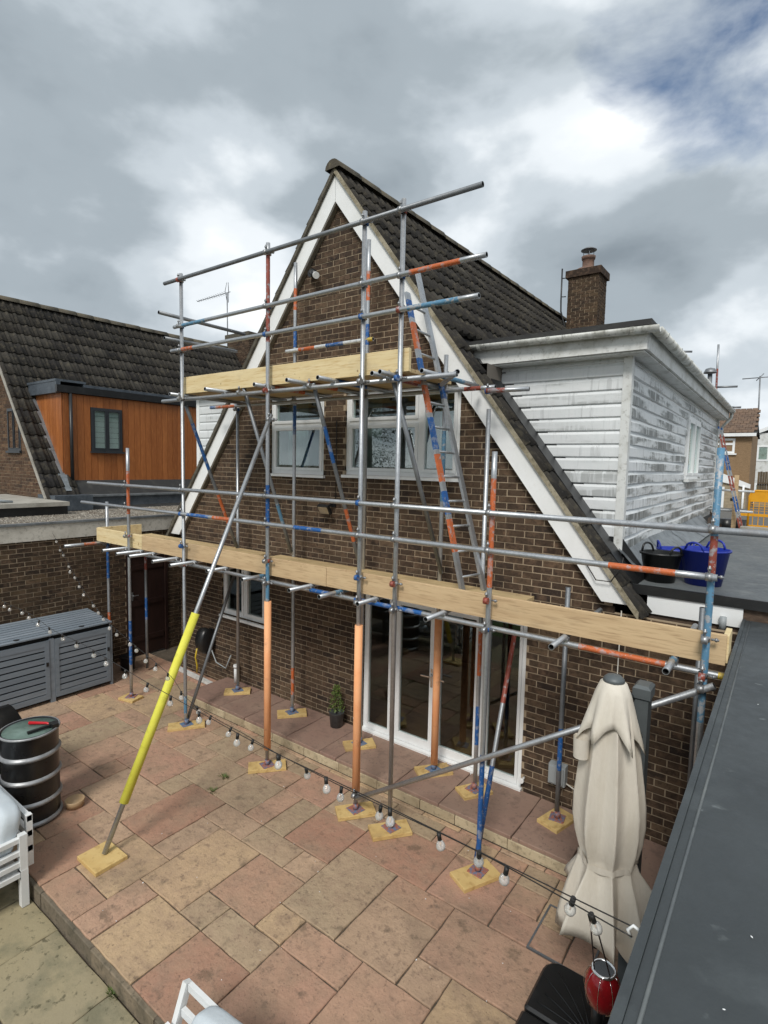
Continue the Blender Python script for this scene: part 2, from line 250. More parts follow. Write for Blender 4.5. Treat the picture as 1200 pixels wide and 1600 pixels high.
M['cable'] = mat('black_cable', lin(34, 32, 30), .5)
M['whitewire'] = mat('white_cable', lin(210, 206, 196), .5)
M['plate_r'] = mat('red_oxide_base_plate', lin(164, 104, 84), .6, layers=[(30, 3, .42, .6, lin(96, 122, 150), .9)])
M['plate_b'] = mat('blue_base_plate', lin(96, 120, 148), .6, layers=[(30, 3, .5, .66, lin(160, 110, 92), .7)])
M['terracotta'] = mat('sooty_clay_pot', lin(112, 86, 72), .8, layers=[(10, 3, .45, .7, lin(64, 56, 52), .8)])
M['barrier'] = mat('orange_yellow_barrier', lin(226, 160, 20), .5, layers=[(6, 3, .45, .7, lin(206, 140, 18), .6)])
M['grey_pl'] = mat('grey_plastic', lin(150, 156, 158), .5)
M['farbrick'] = mat('far_brick', lin(136, 112, 84), .9, layers=[(4, 3, .42, .66, lin(154, 128, 98), .7), (14, 3, .45, .66, lin(108, 88, 66), .7)], stretch=(1, 1, 3))
M['farstone'] = mat('far_stone', lin(160, 146, 122), .9, layers=[(6, 3, .42, .66, lin(130, 118, 100), .7)], stretch=(1, 1, 2))
M['fartile'] = mat('far_roof_tile', None, .9, rnd=[lin(96, 78, 66), lin(112, 90, 74), lin(82, 68, 60)], src='attr', layers=[(10, 3, .45, .66, lin(124, 104, 84), .6)])
M['fence'] = mat('weathered_fence', None, .85, rnd=[lin(108, 94, 74), lin(92, 80, 64), lin(120, 104, 80)], layers=[(6, 3, .45, .66, lin(78, 70, 58), .7)], stretch=(3, 3, .3))
def bulbglass():
    m = bpy.data.materials.new('clear_bulb_glass'); m.use_nodes = True; t = m.node_tree; t.nodes.clear()
    o = t.nodes.new('ShaderNodeOutputMaterial'); mx = t.nodes.new('ShaderNodeMixShader'); mx2 = t.nodes.new('ShaderNodeMixShader')
    tp = t.nodes.new('ShaderNodeBsdfTransparent'); gl = t.nodes.new('ShaderNodeBsdfGlossy'); gl.inputs['Roughness'].default_value = .05
    df = t.nodes.new('ShaderNodeBsdfDiffuse'); df.inputs[0].default_value = (.85, .85, .82, 1)
    lw = t.nodes.new('ShaderNodeLayerWeight'); lw.inputs[0].default_value = .45
    t.links.new(lw.outputs['Facing'], mx.inputs[0]); t.links.new(tp.outputs[0], mx.inputs[1]); t.links.new(gl.outputs[0], mx.inputs[2])
    mx2.inputs[0].default_value = .3; t.links.new(mx.outputs[0], mx2.inputs[1]); t.links.new(df.outputs[0], mx2.inputs[2]); t.links.new(mx2.outputs[0], o.inputs[0])
    return m
M['bulb'] = bulbglass()
M['filament'] = mat('amber_filament', lin(216, 160, 96), .5)

# ------------------------------------------------------------------ mesh helpers
class MB:
    def __init__(s): s.v = []; s.f = []; s.m = []; s.var = []; s.cm = 0; s.cv = 0.0; s.smooth = False; s.sm = []
    def face(s, idx): s.f.append(tuple(idx)); s.m.append(s.cm); s.var.append(s.cv); s.sm.append(s.smooth)
    def box(s, a, b, skip=()):
        x0, y0, z0 = a; x1, y1, z1 = b; o = len(s.v)
        s.v += [(x0, y0, z0), (x1, y0, z0), (x1, y1, z0), (x0, y1, z0), (x0, y0, z1), (x1, y0, z1), (x1, y1, z1), (x0, y1, z1)]
        for k, q in (('-z', (0, 3, 2, 1)), ('+z', (4, 5, 6, 7)), ('-y', (0, 1, 5, 4)), ('+x', (1, 2, 6, 5)), ('+y', (2, 3, 7, 6)), ('-x', (3, 0, 4, 7))):
            if k not in skip: s.face([o + i for i in q])
        return s
    def cbox(s, a, b, c=.004):
        """box with chamfered top edges"""
        x0, y0, z0 = a; x1, y1, z1 = b; o = len(s.v)
        s.v += [(x0, y0, z0), (x1, y0, z0), (x1, y1, z0), (x0, y1, z0), (x0, y0, z1 - c), (x1, y0, z1 - c), (x1, y1, z1 - c), (x0, y1, z1 - c),
                (x0 + c, y0 + c, z1), (x1 - c, y0 + c, z1), (x1 - c, y1 - c, z1), (x0 + c, y1 - c, z1)]
        for q in ((0, 1, 5, 4), (1, 2, 6, 5), (2, 3, 7, 6), (3, 0, 4, 7), (4, 5, 9, 8), (5, 6, 10, 9), (6, 7, 11, 10), (7, 4, 8, 11), (8, 9, 10, 11), (0, 3, 2, 1)): s.face([o + i for i in q])
        return s
    def obox(s, c, ax, ay, az, skip_none=True):
        """oriented box: centre and three half-axis vectors"""
        c, ax, ay, az = map(Vector, (c, ax, ay, az)); o = len(s.v)
        for sz in (-1, 1):
            for sx, sy in ((-1, -1), (1, -1), (1, 1), (-1, 1)): s.v.append(tuple(c + ax * sx + ay * sy + az * sz))
        for q in ((0, 3, 2, 1), (4, 5, 6, 7), (0, 1, 5, 4), (1, 2, 6, 5), (2, 3, 7, 6), (3, 0, 4, 7)): s.face([o + i for i in q])
        return s
    def bar(s, a, b, wd, th, upv=(0, 0, 1)):
        a, b = Vector(a), Vector(b); d = (b - a); l = d.length; d.normalize(); sd_ = d.cross(Vector(upv))
        if sd_.length < 1e-5: sd_ = Vector((1, 0, 0))
        sd_.normalize(); n = sd_.cross(d)
        return s.obox((a + b) / 2, d * l / 2, sd_ * wd / 2, n * th / 2)
    def frame(s, d):
        d = Vector(d).normalized(); t = Vector((0, 0, 1)) if abs(d.z) < .9 else Vector((1, 0, 0))
        u = d.cross(t).normalized(); return d, u, u.cross(d)
    def cyl(s, a, b, r, seg=12, r2=None, caps=True, smooth=True):
        a, b = Vector(a), Vector(b); d, u, v = s.frame(b - a); o = len(s.v); r2 = r if r2 is None else r2
        for p, rr in ((a, r), (b, r2)):
            for i in range(seg):
                t = 2 * math.pi * i / seg; s.v.append(tuple(p + (u * math.cos(t) + v * math.sin(t)) * rr))
        os_ = s.smooth; s.smooth = smooth
        for i in range(seg): j = (i + 1) % seg; s.face((o + i, o + j, o + seg + j, o + seg + i))
        s.smooth = False
        if caps: s.face([o + i for i in range(seg)][::-1]); s.face([o + seg + i for i in range(seg)])
        s.smooth = os_; return s
    def pipe(s, pts, r, seg=8, close=False, caps=True):
        pts = [Vector(p) for p in pts]; n = len(pts); o = len(s.v); pu = None
        rs = r if isinstance(r, (list, tuple)) else [r] * n
        for k, p in enumerate(pts):
            if close: d = pts[(k + 1) % n] - pts[k - 1]
            else: d = pts[min(k + 1, n - 1)] - pts[max(k - 1, 0)]
            d.normalize()
            if pu is None: _, u, v = s.frame(d)
            else:
                u = pu - d * pu.dot(d)
                if u.length < 1e-6: _, u, v = s.frame(d)
                u.normalize()
            v = d.cross(u); pu = u
            for i in range(seg): t = 2 * math.pi * i / seg; s.v.append(tuple(p + (u * math.cos(t) + v * math.sin(t)) * rs[k]))
        os_ = s.smooth; s.smooth = True
        for k in range(n if close else n - 1):
            a = o + k * seg; b = o + ((k + 1) % n) * seg
            for i in range(seg): j = (i + 1) % seg; s.face((a + i, a + j, b + j, b + i))
        s.smooth = False
        if caps and not close: s.face([o + i for i in range(seg)][::-1]); s.face([o + (n - 1) * seg + i for i in range(seg)])
        s.smooth = os_; return s
    def lathe(s, prof, c, seg=24, fn=None, smooth=True):
        """prof: (r, z) list; c: centre; fn(theta, r, z) -> (dx, dy, dz) or scaled radius"""
        o = len(s.v); c = Vector(c); os_ = s.smooth; s.smooth = smooth
        for (r, z) in prof:
            for i in range(seg):
                t = 2 * math.pi * i / seg
                if fn: x, y, z2 = fn(t, r, z)
                else: x, y, z2 = r * math.cos(t), r * math.sin(t), z
                s.v.append((c.x + x, c.y + y, c.z + z2))
        for k in range(len(prof) - 1):
            for i in range(seg): j = (i + 1) % seg; s.face((o + k * seg + i, o + k * seg + j, o + (k + 1) * seg + j, o + (k + 1) * seg + i))
        s.smooth = os_; return s
    def poly(s, pts): o = len(s.v); s.v += [tuple(p) for p in pts]; s.face(range(o, o + len(pts))); return s
    def prism(s, pts, vec):
        """closed polygon extruded along vec"""
        o = len(s.v); n = len(pts); vec = Vector(vec); s.v += [tuple(p) for p in pts] + [tuple(Vector(p) + vec) for p in pts]
        s.face([o + i for i in range(n)]); s.face([o + n + i for i in range(n)][::-1])
        for i in range(n): j = (i + 1) % n; s.face((o + i, o + n + i, o + n + j, o + j))
        return s
    def mesh(s, name, mats):
        me = bpy.data.meshes.new(name); me.from_pydata(s.v, [], s.f)
        for m_ in (mats if isinstance(mats, (list, tuple)) else [mats]): me.materials.append(M[m_] if isinstance(m_, str) else m_)
        me.polygons.foreach_set('material_index', s.m); me.polygons.foreach_set('use_smooth', s.sm)
        if any(s.var):
            at = me.attributes.new('var', 'FLOAT', 'FACE'); at.data.foreach_set('value', s.var)
        me.update(); return me
    def build(s, name, mats, parent=None, kind=None, label=None):
        return put(name, s.mesh(name, mats), parent, kind=kind, label=label)
def put(name, me, parent=None, loc=(0, 0, 0), rot=(0, 0, 0), kind=None, label=None):
    o = bpy.data.objects.new(name, me); COL.objects.link(o); o.location = loc; o.rotation_euler = rot
    if parent:
        o.parent = parent; o.matrix_parent_inverse = Matrix.Translation(-Vector(parent.location))
    if kind: o['kind'] = kind
    if label: o['label'] = label
    return o
def thing(name, label, cat, loc=(0, 0, 0), group=None):
    o = bpy.data.objects.new(name, None); COL.objects.link(o); o.location = loc; o.empty_display_size = .1
    o['label'] = label; o['category'] = cat
    if group: o['group'] = group
    return o
def tag(o, label, cat, group=None):
    o['label'] = label; o['category'] = cat
    if group: o['group'] = group
    return o
def struct(o): o['kind'] = 'structure'; return o
def recalc(o):
    import bmesh
    b = bmesh.new(); b.from_mesh(o.data); bmesh.ops.recalc_face_normals(b, faces=b.faces); b.to_mesh(o.data); b.free(); return o

rnd = random.random
def ru(a, b): return a + (b - a) * rnd()
W = 5.77            # y of the gable wall face
SL_ = 1.3125        # roof pitch (rise over run)
RX, RZ = -5.11, 7.69  # ridge of the house under repair

# ------------------------------------------------------------------ ground, patio, street
g = MB(); g.poly([(-900, -900, -.32), (900, -900, -.32), (900, 13.2, -.32), (-900, 13.2, -.32)]); g.poly([(-900, 13.2, -.32), (900, 13.2, -.32), (900, 1500, -.32), (-900, 1500, -.32)])
struct(g.build('ground', 'soil'))
g = MB(); g.box((-14, -16, -.33), (6, .2, -.19)); struct(g.build('lawn', 'grass'))
# street terrace in front of the house, a storey higher than the back garden
g = MB(); g.prism([(-40, 13.0, -.3), (-40, 13.0, 2.32), (-40, 20, 2.2), (-40, 60, 1.0), (-40, 60, -.3)], (90, 0, 0))
struct(recalc(g.build('street_ground', 'asphalt')))

PX = lambda i: -4.52 + .305 * i
PY = lambda j: 1.90 + .297 * j
traced = [(-11, -9, 4, 7), (-12, -11, 5, 6), (-14, -11, 6, 8), (-7, -6, 4, 5), (-6, -3, 3, 5), (-7, -4, 5, 7), (-9, -7, 6, 7), (-8, -6, 7, 9), (-6, -4, 7, 8), (-6, -5, 8, 9), (-4, -3, 5, 6),
          (-3, -1, 3, 6), (-1, 0, 3, 5), (-2, 0, 1, 3), (-2, 0, 0, 1), (-9, -7, 4, 6), (1, 3, 0, 2), (0, 1, 0, 2), (0, 2, 2, 5), (2, 3, 2, 3), (3, 5, 2, 3), (2, 4, 3, 5), (1, 3, 5, 6), (3, 4, 5, 6),
          (1, 2, 6, 8), (2, 4, 6, 8), (4, 6, 4, 7), (4, 5, 3, 4), (5, 7, 3, 4), (5, 7, 1, 3), (3, 5, 0, 2), (6, 8, 4, 6), (6, 8, 6, 7), (4, 7, 7, 9), (7, 9, 7, 9), (8, 11, 5, 7), (8, 9, 4, 5), (7, 9, 2, 4),
          (9, 11, 3, 5), (9, 10, 8, 9), (9, 11, 7, 8), (-4, -2, 0, 2), (-4, -2, 2, 3), (-2, 0, 6, 8), (-4, -2, 6, 8), (-5, -3, 8, 10), (-1, 1, 5, 6), (-6, -4, 1, 3)]
I0, I1, J0, J1 = -18, 14, 0, 13
grid = {}
for k, (a, b, c, d) in enumerate(traced):
    for i in range(a, b):
        for j in range(c, d): grid[(i, j)] = k
cells = list(traced)
rs = random.Random(11)
def fill(cells, grid, i0, i1, j0, j1, ok):
    for j in range(j0, j1):
        for i in range(i0, i1):
            if (i, j) in grid or not ok(i, j): continue
            opts = [(3, 2), (2, 3), (2, 2), (2, 1), (1, 2), (1, 1), (2, 2), (3, 2)]; rs.shuffle(opts); opts.append((1, 1))
            for (a, b) in opts:
                if all((i + p, j + q) not in grid and ok(i + p, j + q) for p in range(a) for q in range(b)):
                    cells.append((i, i + a, j, j + b))
                    for p in range(a):
                        for q in range(b): grid[(i + p, j + q)] = 1
                    break
def okp(i, j):
    if j >= 10: return i < -9 if j < 13 else False
    return True
fill(cells, grid, I0, I1, J0, J1, okp)
patio = MB(); patio.poly([(-10.2, 1.88, -.016), (-.2, 1.88, -.016), (-.2, 6.5, -.016), (-10.2, 6.5, -.016)])
patio = struct(patio.build('patio', 'joint'))
smesh = {}
def slab(parent, x0, x1, y0, y1, ztop, mname, gap=.006, th=.045):
    lx, ly = round(x1 - x0 - 2 * gap, 3), round(y1 - y0 - 2 * gap, 3)
    key = (lx, ly, mname, rs.randrange(3))
    if key not in smesh:
        # riven slab: slightly wavering edges
        b = MB(); n = 5; per = []
        for (ax, ay, bx, by) in ((0, 0, 1, 0), (1, 0, 1, 1), (1, 1, 0, 1), (0, 1, 0, 0)):
            for k in range(n): t = k / n; per.append(((ax + (bx - ax) * t - .5) * lx, (ay + (by - ay) * t - .5) * ly))
        per = [(px + rs.uniform(-.004, .004), py + rs.uniform(-.004, .004)) for px, py in per]
        m_ = len(per); o = 0
        b.v += [(px, py, -th) for px, py in per] + [(px, py, -.006) for px, py in per] + [(px * (1 - .012 / lx), py * (1 - .012 / ly), rs.uniform(-.001, .001)) for px, py in per]
        for k in range(m_):
            k2 = (k + 1) % m_; b.face((k, k2, m_ + k2, m_ + k)); b.face((m_ + k, m_ + k2, 2 * m_ + k2, 2 * m_ + k))
        b.face(range(2 * m_, 3 * m_)); smesh[key] = b.mesh('paving_slab', mname)
    return put('paving_slab', smesh[key], parent, ((x0 + x1) / 2, (y0 + y1) / 2, ztop + rs.uniform(-.003, .003)), (rs.uniform(-.003, .003), rs.uniform(-.003, .003), rs.uniform(-.004, .004)))
YT = 4.95
for (a, b, c, d) in cells:
    y1 = min(PY(d), 4.93) if PX(b) > -7.45 and PY(d) > 4.8 else PY(d)
    if PX(b) < -10.1 or PX(a) > -.22: continue
    slab(patio, max(PX(a), -10.05), min(PX(b), -.2), PY(c), y1, 0.0, 'slab')
for k in range(-10, 14):                # narrow cut row against the step
    x0, x1 = PX(k * 1.5 - 1), PX(k * 1.5 + .5)
    if x0 < -7.3 or x1 > -.25: continue
    slab(patio, x0, x1, PY(10) + .0, 4.94, -.002, 'slab') if PY(10) < 4.9 else None
# lower paving towards the lawn, one step down
low = MB(); low.poly([(-10.2, -.2, -.168), (-.2, -.2, -.168), (-.2, 1.9, -.168), (-10.2, 1.9, -.168)]); low = struct(low.build('lower_paving', 'joint'))
lc, lg = [], {}
for q in ((-4.70, -3.79, 1.28, 1.87), (-3.79, -2.88, 1.28, 1.87), (-5.31, -4.70, 1.28, 1.87), (-6.22, -5.31, 1.28, 1.87), (-7.1, -6.22, 1.28, 1.87), (-2.88, -2.27, 1.28, 1.87), (-2.27, -1.36, 1.28, 1.87), (-1.36, -.25, 1.28, 1.87),
          (-5.6, -4.99, .67, 1.28), (-4.99, -4.4, .37, 1.28), (-4.4, -3.49, .67, 1.28), (-3.49, -2.88, .67, 1.28), (-2.88, -1.97, .67, 1.28), (-1.97, -1.36, .67, 1.28), (-1.36, -.25, .67, 1.28), (-6.5, -5.6, .67, 1.28), (-7.1, -6.5, .67, 1.28)):
    slab(low, *q, -.15, 'slab_l')
x = -10.0
edge = struct(MB().box((-10.1, 1.905, -.2), (-.2, 1.96, -.05)).build('step_edge_bed', 'joint'))
while x < -.3:
    l = rs.choice((.45, .6, .9)); b = MB(); b.cbox((-l / 2 + .004, -.02, -.075), (l / 2 - .004, .02, .07), .006)
    put('edge_stone', b.mesh('edge_stone', 'riser_l'), edge, (x + l / 2, 1.892 + rs.uniform(-.004, .004), -.085), (rs.uniform(-.02, .02), 0, 0)); x += l
# raised terrace along the house
ter = struct(MB().box((-7.45, 4.975, -.02), (-.2, W + .02, .105)).build('terrace', 'joint'))
x = -7.5
k = 0
while x < -.25:
    l = (.85, .58, .86, .6, .29, .88, .6)[k % 7]; k += 1
    slab(ter, x, min(x + l, -.22), 4.94, W - .012, .145, 'slab_t', th=.04); x += l
x = -7.47
while x < -.25:
    l = rs.choice((.44, .6, .52)); b = MB(); b.cbox((-l / 2 + .004, -.02, -.055), (l / 2 - .004, .02, .05), .005)
    put('riser_stone', b.mesh('riser_stone', 'riser'), ter, (x + l / 2, 4.962 + rs.uniform(-.004, .003), .052)); x += l

# ------------------------------------------------------------------ brickwork
bcache = {}
def bricks(part, O, U, Nn, u1, v1, ok, holes, n_ind, m_i, m_s, name='brick', L_=.222, H_=.0752, seen=None, stretch=.0105, seed=1):
    """stretcher-bond bricks on the plane O + u U + v z, standing proud of the mortar"""
    rb = random.Random(seed); O, U, Nn = Vector(O), Vector(U), Vector(Nn); lst = []
    v = 0.0; row = 0
    while v < v1:
        u = -(L_ / 2 if row % 2 else 0) + rb.uniform(-.006, .006)
        while u < u1:
            iv = [(max(u, 0), min(u + L_ - stretch, u1))]
            for (a, b, c, d) in holes:
                if c < v + H_ * .5 < d:
                    nv = []
                    for (p, q) in iv:
                        if q <= a or p >= b: nv.append((p, q))
                        else:
                            if p < a: nv.append((p, a))
                            if q > b: nv.append((b, q))
                    iv = nv
            for (p, q) in iv:
                if q - p > .035 and ok((p + q) / 2, v + H_ / 2): lst.append((p, q, v))
            u += L_
        v += H_; row += 1
    def wp(p, q, v): return O + U * ((p + q) / 2) + Vector((0, 0, v + H_ / 2))
    lst.sort(key=lambda t: ((wp(*t) - CAM).length if (seen is None or seen(wp(*t))) else 999))
    hh = H_ - .0105
    for (p, q, v) in lst[:n_ind]:
        l = round(q - p, 2); key = (l, tuple(U), tuple(Nn), m_i)
        if key not in bcache:
            b = MB(); a = U * (l / 2); n2 = Nn * .03; h = Vector((0, 0, hh / 2)); c = -n2
            b.obox(c, a, n2, h); bcache[key] = recalc_me(b.mesh(name, m_i))
        put(name, bcache[key], part, wp(p, q, v) + Nn * rb.uniform(-.0025, .0025), (rb.uniform(-.004, .004), rb.uniform(-.004, .004), rb.uniform(-.003, .003)))
    if len(lst) > n_ind:
        b = MB()
        for (p, q, v) in lst[n_ind:]:
            c = wp(p, q, v) + Nn * rb.uniform(-.0025, .0025) - Nn * .02; b.cv = rb.uniform(.01, 1)
            b.obox(c, U * ((q - p) / 2), Nn * .02, Vector((0, 0, hh / 2)))
        o = put(name + 'work', recalc_me(b.mesh(name + 'work', m_s)), part, kind='stuff')
def recalc_me(me):
    import bmesh
    b = bmesh.new(); b.from_mesh(me); bmesh.ops.recalc_face_normals(b, faces=b.faces); b.to_mesh(me); b.free(); return me

# ------------------------------------------------------------------ roof tiles
def tile_mesh(sgn, name='roof_tile', wdt=.34, ln=.415, m_='tile'):
    D = Vector((sgn * .6061, 0, -.7954)); Nn = Vector((sgn * .7954, 0, .6061)); A = Vector((0, 1, 0))
    b = MB(); n = 12; o = 0
    def pr(t): return .036 * max(0, math.cos((t - .13) * 4 * math.pi)) ** .7 + .004
    for d, lift in ((0, .0), (ln, .032)):
        for i in range(n + 1):
            t = i / n; b.v.append(tuple(A * ((t - .5) * wdt) + D * d + Nn * (lift + pr(t))))
    for i in range(n + 1):
        t = i / n; b.v.append(tuple(A * ((t - .5) * wdt) + D * ln + Nn * (pr(t) * .6 - .006)))
    b.smooth = True
    for i in range(n): b.face((i, i + 1, n + 2 + i, n + 1 + i))
    b.smooth = False
    for i in range(n): b.face((n + 1 + i, n + 2 + i, 2 * n + 3 + i, 2 * n + 2 + i))
    # verge sides
    b.v += [tuple(A * (-.5 * wdt) - Nn * .01), tuple(A * (.5 * wdt) - Nn * .01)]
    q = len(b.v) - 2; b.face((0, n + 1, 2 * n + 2, q)); b.face((n, q + 1, 3 * n + 2, 2 * n + 1))
    return recalc_me(b.mesh(name, m_)), D, Nn
def lay_tiles(part, sgn, rx, rz, y0, y1, ok, individual=True, limit=300):
    me, D, Nn = tile_mesh(sgn); rb = random.Random(5); lst = []
    nrow = 19; ex = .347
    for r in range(nrow):
        base = Vector((rx, 0, rz)) + D * (r * ex + .02)
        yy = y0 + .17
        while yy < y1:
            p = base + Vector((0, yy, 0)); c = p + D * .2
            if ok(c): lst.append(p)
            yy += .338
    lst.sort(key=lambda p: (p - CAM).length)
    if individual:
        for p in lst[:limit]:
            put('roof_tile', me, part, p + Nn * rb.uniform(-.003, .003), (rb.uniform(-.006, .006), rb.uniform(-.012, .012), rb.uniform(-.008, .008)))
        lst = lst[limit:]
    if lst:
        b = MB()
        for p in lst:
            o = len(b.v); b.cv = rb.uniform(.01, 1); jj = Nn * rb.uniform(-.003, .003)
            for v in me.vertices: b.v.append(tuple(v.co + p + jj))
            for f in me.polygons: b.smooth = f.use_smooth; b.face([o + i for i in f.vertices])
        b.build('roof_tiling', 'tile_s', part, kind='stuff')
def ridge_row(part, rx, rz, y0, y1):
    b = MB(); n = 8; ln = .46
    for y in (0, ln):
        for i in range(n + 1):
            t = math.pi * i / n; rr = .125 + (.008 if y else 0); b.v.append((math.cos(t) * rr, y, math.sin(t) * rr * .95 - .045))
    b.smooth = True
    for i in range(n): b.face((i, i + 1, n + 2 + i, n + 1 + i))
    b.smooth = False; b.face(range(n + 1)); b.face(range(n + 1, 2 * n + 2))
    me = recalc_me(b.mesh('ridge_tile', 'ridge')); y = y0
    while y < y1 - .1:
        put('ridge_tile', me, part, (rx + ru(-.004, .004), y, rz + ru(-.004, .004)), (ru(-.01, .01), 0, ru(-.008, .008))); y += .452

def zslope(x, off): return RZ + off - SL_ * abs(x - RX)

# ------------------------------------------------------------------ house under repair
house = thing('gable_house', 'brown brick house with steep tiled gable and white bargeboards behind the scaffold', 'house', (RX, W + 4.4, 0))
XL, XR = -8.87, -.24
DOOR = (-4.56, -2.24, .12, 2.12); WL_ = (-6.46, -5.35, 3.64, 4.78); WR_ = (-4.95, -3.17, 3.66, 4.78); KW = (-7.66, -6.56, 1.21, 2.14)
HOLES = [DOOR, WL_, WR_, KW]
# mortar skin of the gable with real openings
def gable_top(x): return min(99, RZ - .36 - SL_ * abs(x - RX))
xs = sorted(set([XL, XR, RX] + [h[i] for h in HOLES for i in (0, 1)] + [-8.6, -1.36]))
zs = sorted(set([-.05, 2.37, 2.6, 3.1] + [h[i] for h in HOLES for i in (2, 3)] + [5.2, 5.8, 6.4, 7.0, 7.3]))
b = MB(); WB = W + .0045
for x0, x1 in zip(xs, xs[1:]):
    for z0, z1 in zip(zs, zs[1:]):
        cx, cz = (x0 + x1) / 2, (z0 + z1) / 2
        if any(h[0] < cx < h[1] and h[2] < cz < h[3] for h in HOLES): continue
        pts = [(x0, z0), (x1, z0), (x1, z1), (x0, z1)]
        if x0 >= -1.36 and z1 > 2.37: continue
        if z1 > 2.6:
            out_ = []                        # clip against the roof slope
            for p, q in zip(pts, pts[1:] + pts[:1]):
                dp, dq = gable_top(p[0]) + .12 - p[1], gable_top(q[0]) + .12 - q[1]
                if dp >= 0: out_.append(p)
                if dp * dq < 0: t = dp / (dp - dq); out_.append((p[0] + (q[0] - p[0]) * t, p[1] + (q[1] - p[1]) * t))
            pts = out_
        if len(pts) > 2: b.poly([(p[0], WB, p[1]) for p in pts])
gw = b.build('gable_wall', 'mortar', house)
def okg(u, v):
    x, z = u + XL, v - .05
    return (z < 2.36 or x < -1.3) and (z < 2.42 or z < gable_top(x) + .08)
bricks(gw, (XL, W, -.05), (1, 0, 0), (0, -1, 0), XR - XL, 7.5, okg, [(h[0] - XL, h[1] - XL, h[2] + .05, h[3] + .05) for h in HOLES], 300, 'brick', 'brick_s', seen=lambda p: p.x < -.6 and p.z > .1)
# reveals of the openings
b = MB()
for h in HOLES:
    x0, x1, z0, z1 = h
    for q in (((x0, z0), (x0, z1)), ((x1, z1), (x1, z0)), ((x0, z1), (x1, z1)), ((x1, z0), (x0, z0))):
        b.poly([(q[0][0], W - .001, q[0][1]), (q[1][0], W - .001, q[1][1]), (q[1][0], W + .16, q[1][1]), (q[0][0], W + .16, q[0][1])])
b.build('opening_reveal', 'mortar', house)
# rooms behind the glass
def room(x0, x1, y1, z0, z1, fl):
    b = MB(); b.cm = 0
    b.poly([(x0, y1, z0), (x1, y1, z0), (x1, y1, z1), (x0, y1, z1)]); b.poly([(x0, W + .1, z0), (x0, y1, z0), (x0, y1, z1), (x0, W + .1, z1)]); b.poly([(x1, W + .1, z0), (x1, y1, z0), (x1, y1, z1), (x1, W + .1, z1)])
    b.poly([(x0, W + .1, z1), (x1, W + .1, z1), (x1, y1, z1), (x0, y1, z1)])
    b.cm = 1; b.poly([(x0, W + .1, z0), (x1, W + .1, z0), (x1, y1, z0), (x0, y1, z0)])
    b.build('room_lining', ['room', fl], house)
room(-5.2, -1.6, 10, .13, 2.4, 'roomfloor'); room(-8.3, -6.2, 9, .13, 2.4, 'roomfloor'); room(-6.9, -5.15, 9, 2.75, 5.0, 'roomfloor'); room(-5.1, -2.9, 9, 2.75, 5.0, 'roomfloor')
# side, rear walls and dark core so the house is closed from other sides
b = MB()
b.poly([(XL, W + .02, -.1), (XL, 14.7, -.1), (XL, 14.7, 2.6), (XL, W + .02, 2.6)]); b.poly([(-1.25, 12.4, -.1), (-1.25, 14.7, -.1), (-1.25, 14.7, 2.9), (-1.25, 12.4, 2.9)])
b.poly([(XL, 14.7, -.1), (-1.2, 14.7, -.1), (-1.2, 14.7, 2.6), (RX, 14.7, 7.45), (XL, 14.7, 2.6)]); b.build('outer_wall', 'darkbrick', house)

# bargeboards, soffit and verge
YB = 5.68
def barge(sg, x0, x1, top, bot, y0, y1, name, m_, lab=None):
    """board following the pitch between two x positions"""
    p = [(x0, y0, zslope(x0, top)), (x1, y0, zslope(x1, top)), (x1, y0, zslope(x1, bot)), (x0, y0, zslope(x0, bot))]
    return recalc(MB().prism(p, (0, y1 - y0, 0)).build(name, m_, house, label=lab))
for sg in (-1, 1):
    xa, xm, xe = RX + sg * .003, RX + sg * 2.12, RX + sg * 3.78
    barge(sg, xa, xm, -.062, -.405, YB, YB + .03, 'bargeboard', 'upvc')
    # lower board, cut level at the foot
    p = [(xm + sg * .004, zslope(xm, -.062)), (RX + sg * 3.92, zslope(RX + sg * 3.92, -.062)), (RX + sg * 3.66, zslope(RX + sg * 3.66, -.405)), (xm + sg * .004, zslope(xm, -.405))]
    recalc(MB().prism([(q[0], YB, q[1]) for q in p], (0, .03, 0)).build('bargeboard', 'upvc', house))
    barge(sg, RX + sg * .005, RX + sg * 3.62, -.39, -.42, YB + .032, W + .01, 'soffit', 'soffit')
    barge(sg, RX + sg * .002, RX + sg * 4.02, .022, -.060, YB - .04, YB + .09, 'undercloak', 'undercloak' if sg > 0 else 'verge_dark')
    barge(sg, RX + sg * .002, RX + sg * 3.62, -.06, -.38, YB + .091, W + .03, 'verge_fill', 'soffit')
# roof deck, tiles
roof = MB()
for sg in (-1, 1):
    roof.poly([(RX, YB + .02, RZ - .055), (RX + sg * 4.02, YB + .02, zslope(RX + 4.02, -.055)), (RX + sg * 4.02, 14.75, zslope(RX + 4.02, -.055)), (RX, 14.75, RZ - .055)])
roof = roof.build('roof', 'felt', house)
DY = 6.30; DX = -1.45; DZ0, DZ1 = 2.88, 5.0
def okm(c): return c.z > 5.36 or c.y < DY - .3
lay_tiles(roof, 1, RX, RZ, YB - .03, 14.7, okm)
lay_tiles(roof, -1, RX, RZ, YB - .03, 14.7, lambda c: c.z > 5.36 or c.y < DY - .1, individual=False)
ridge_row(roof, RX, RZ + .03, YB - .07, 14.7)
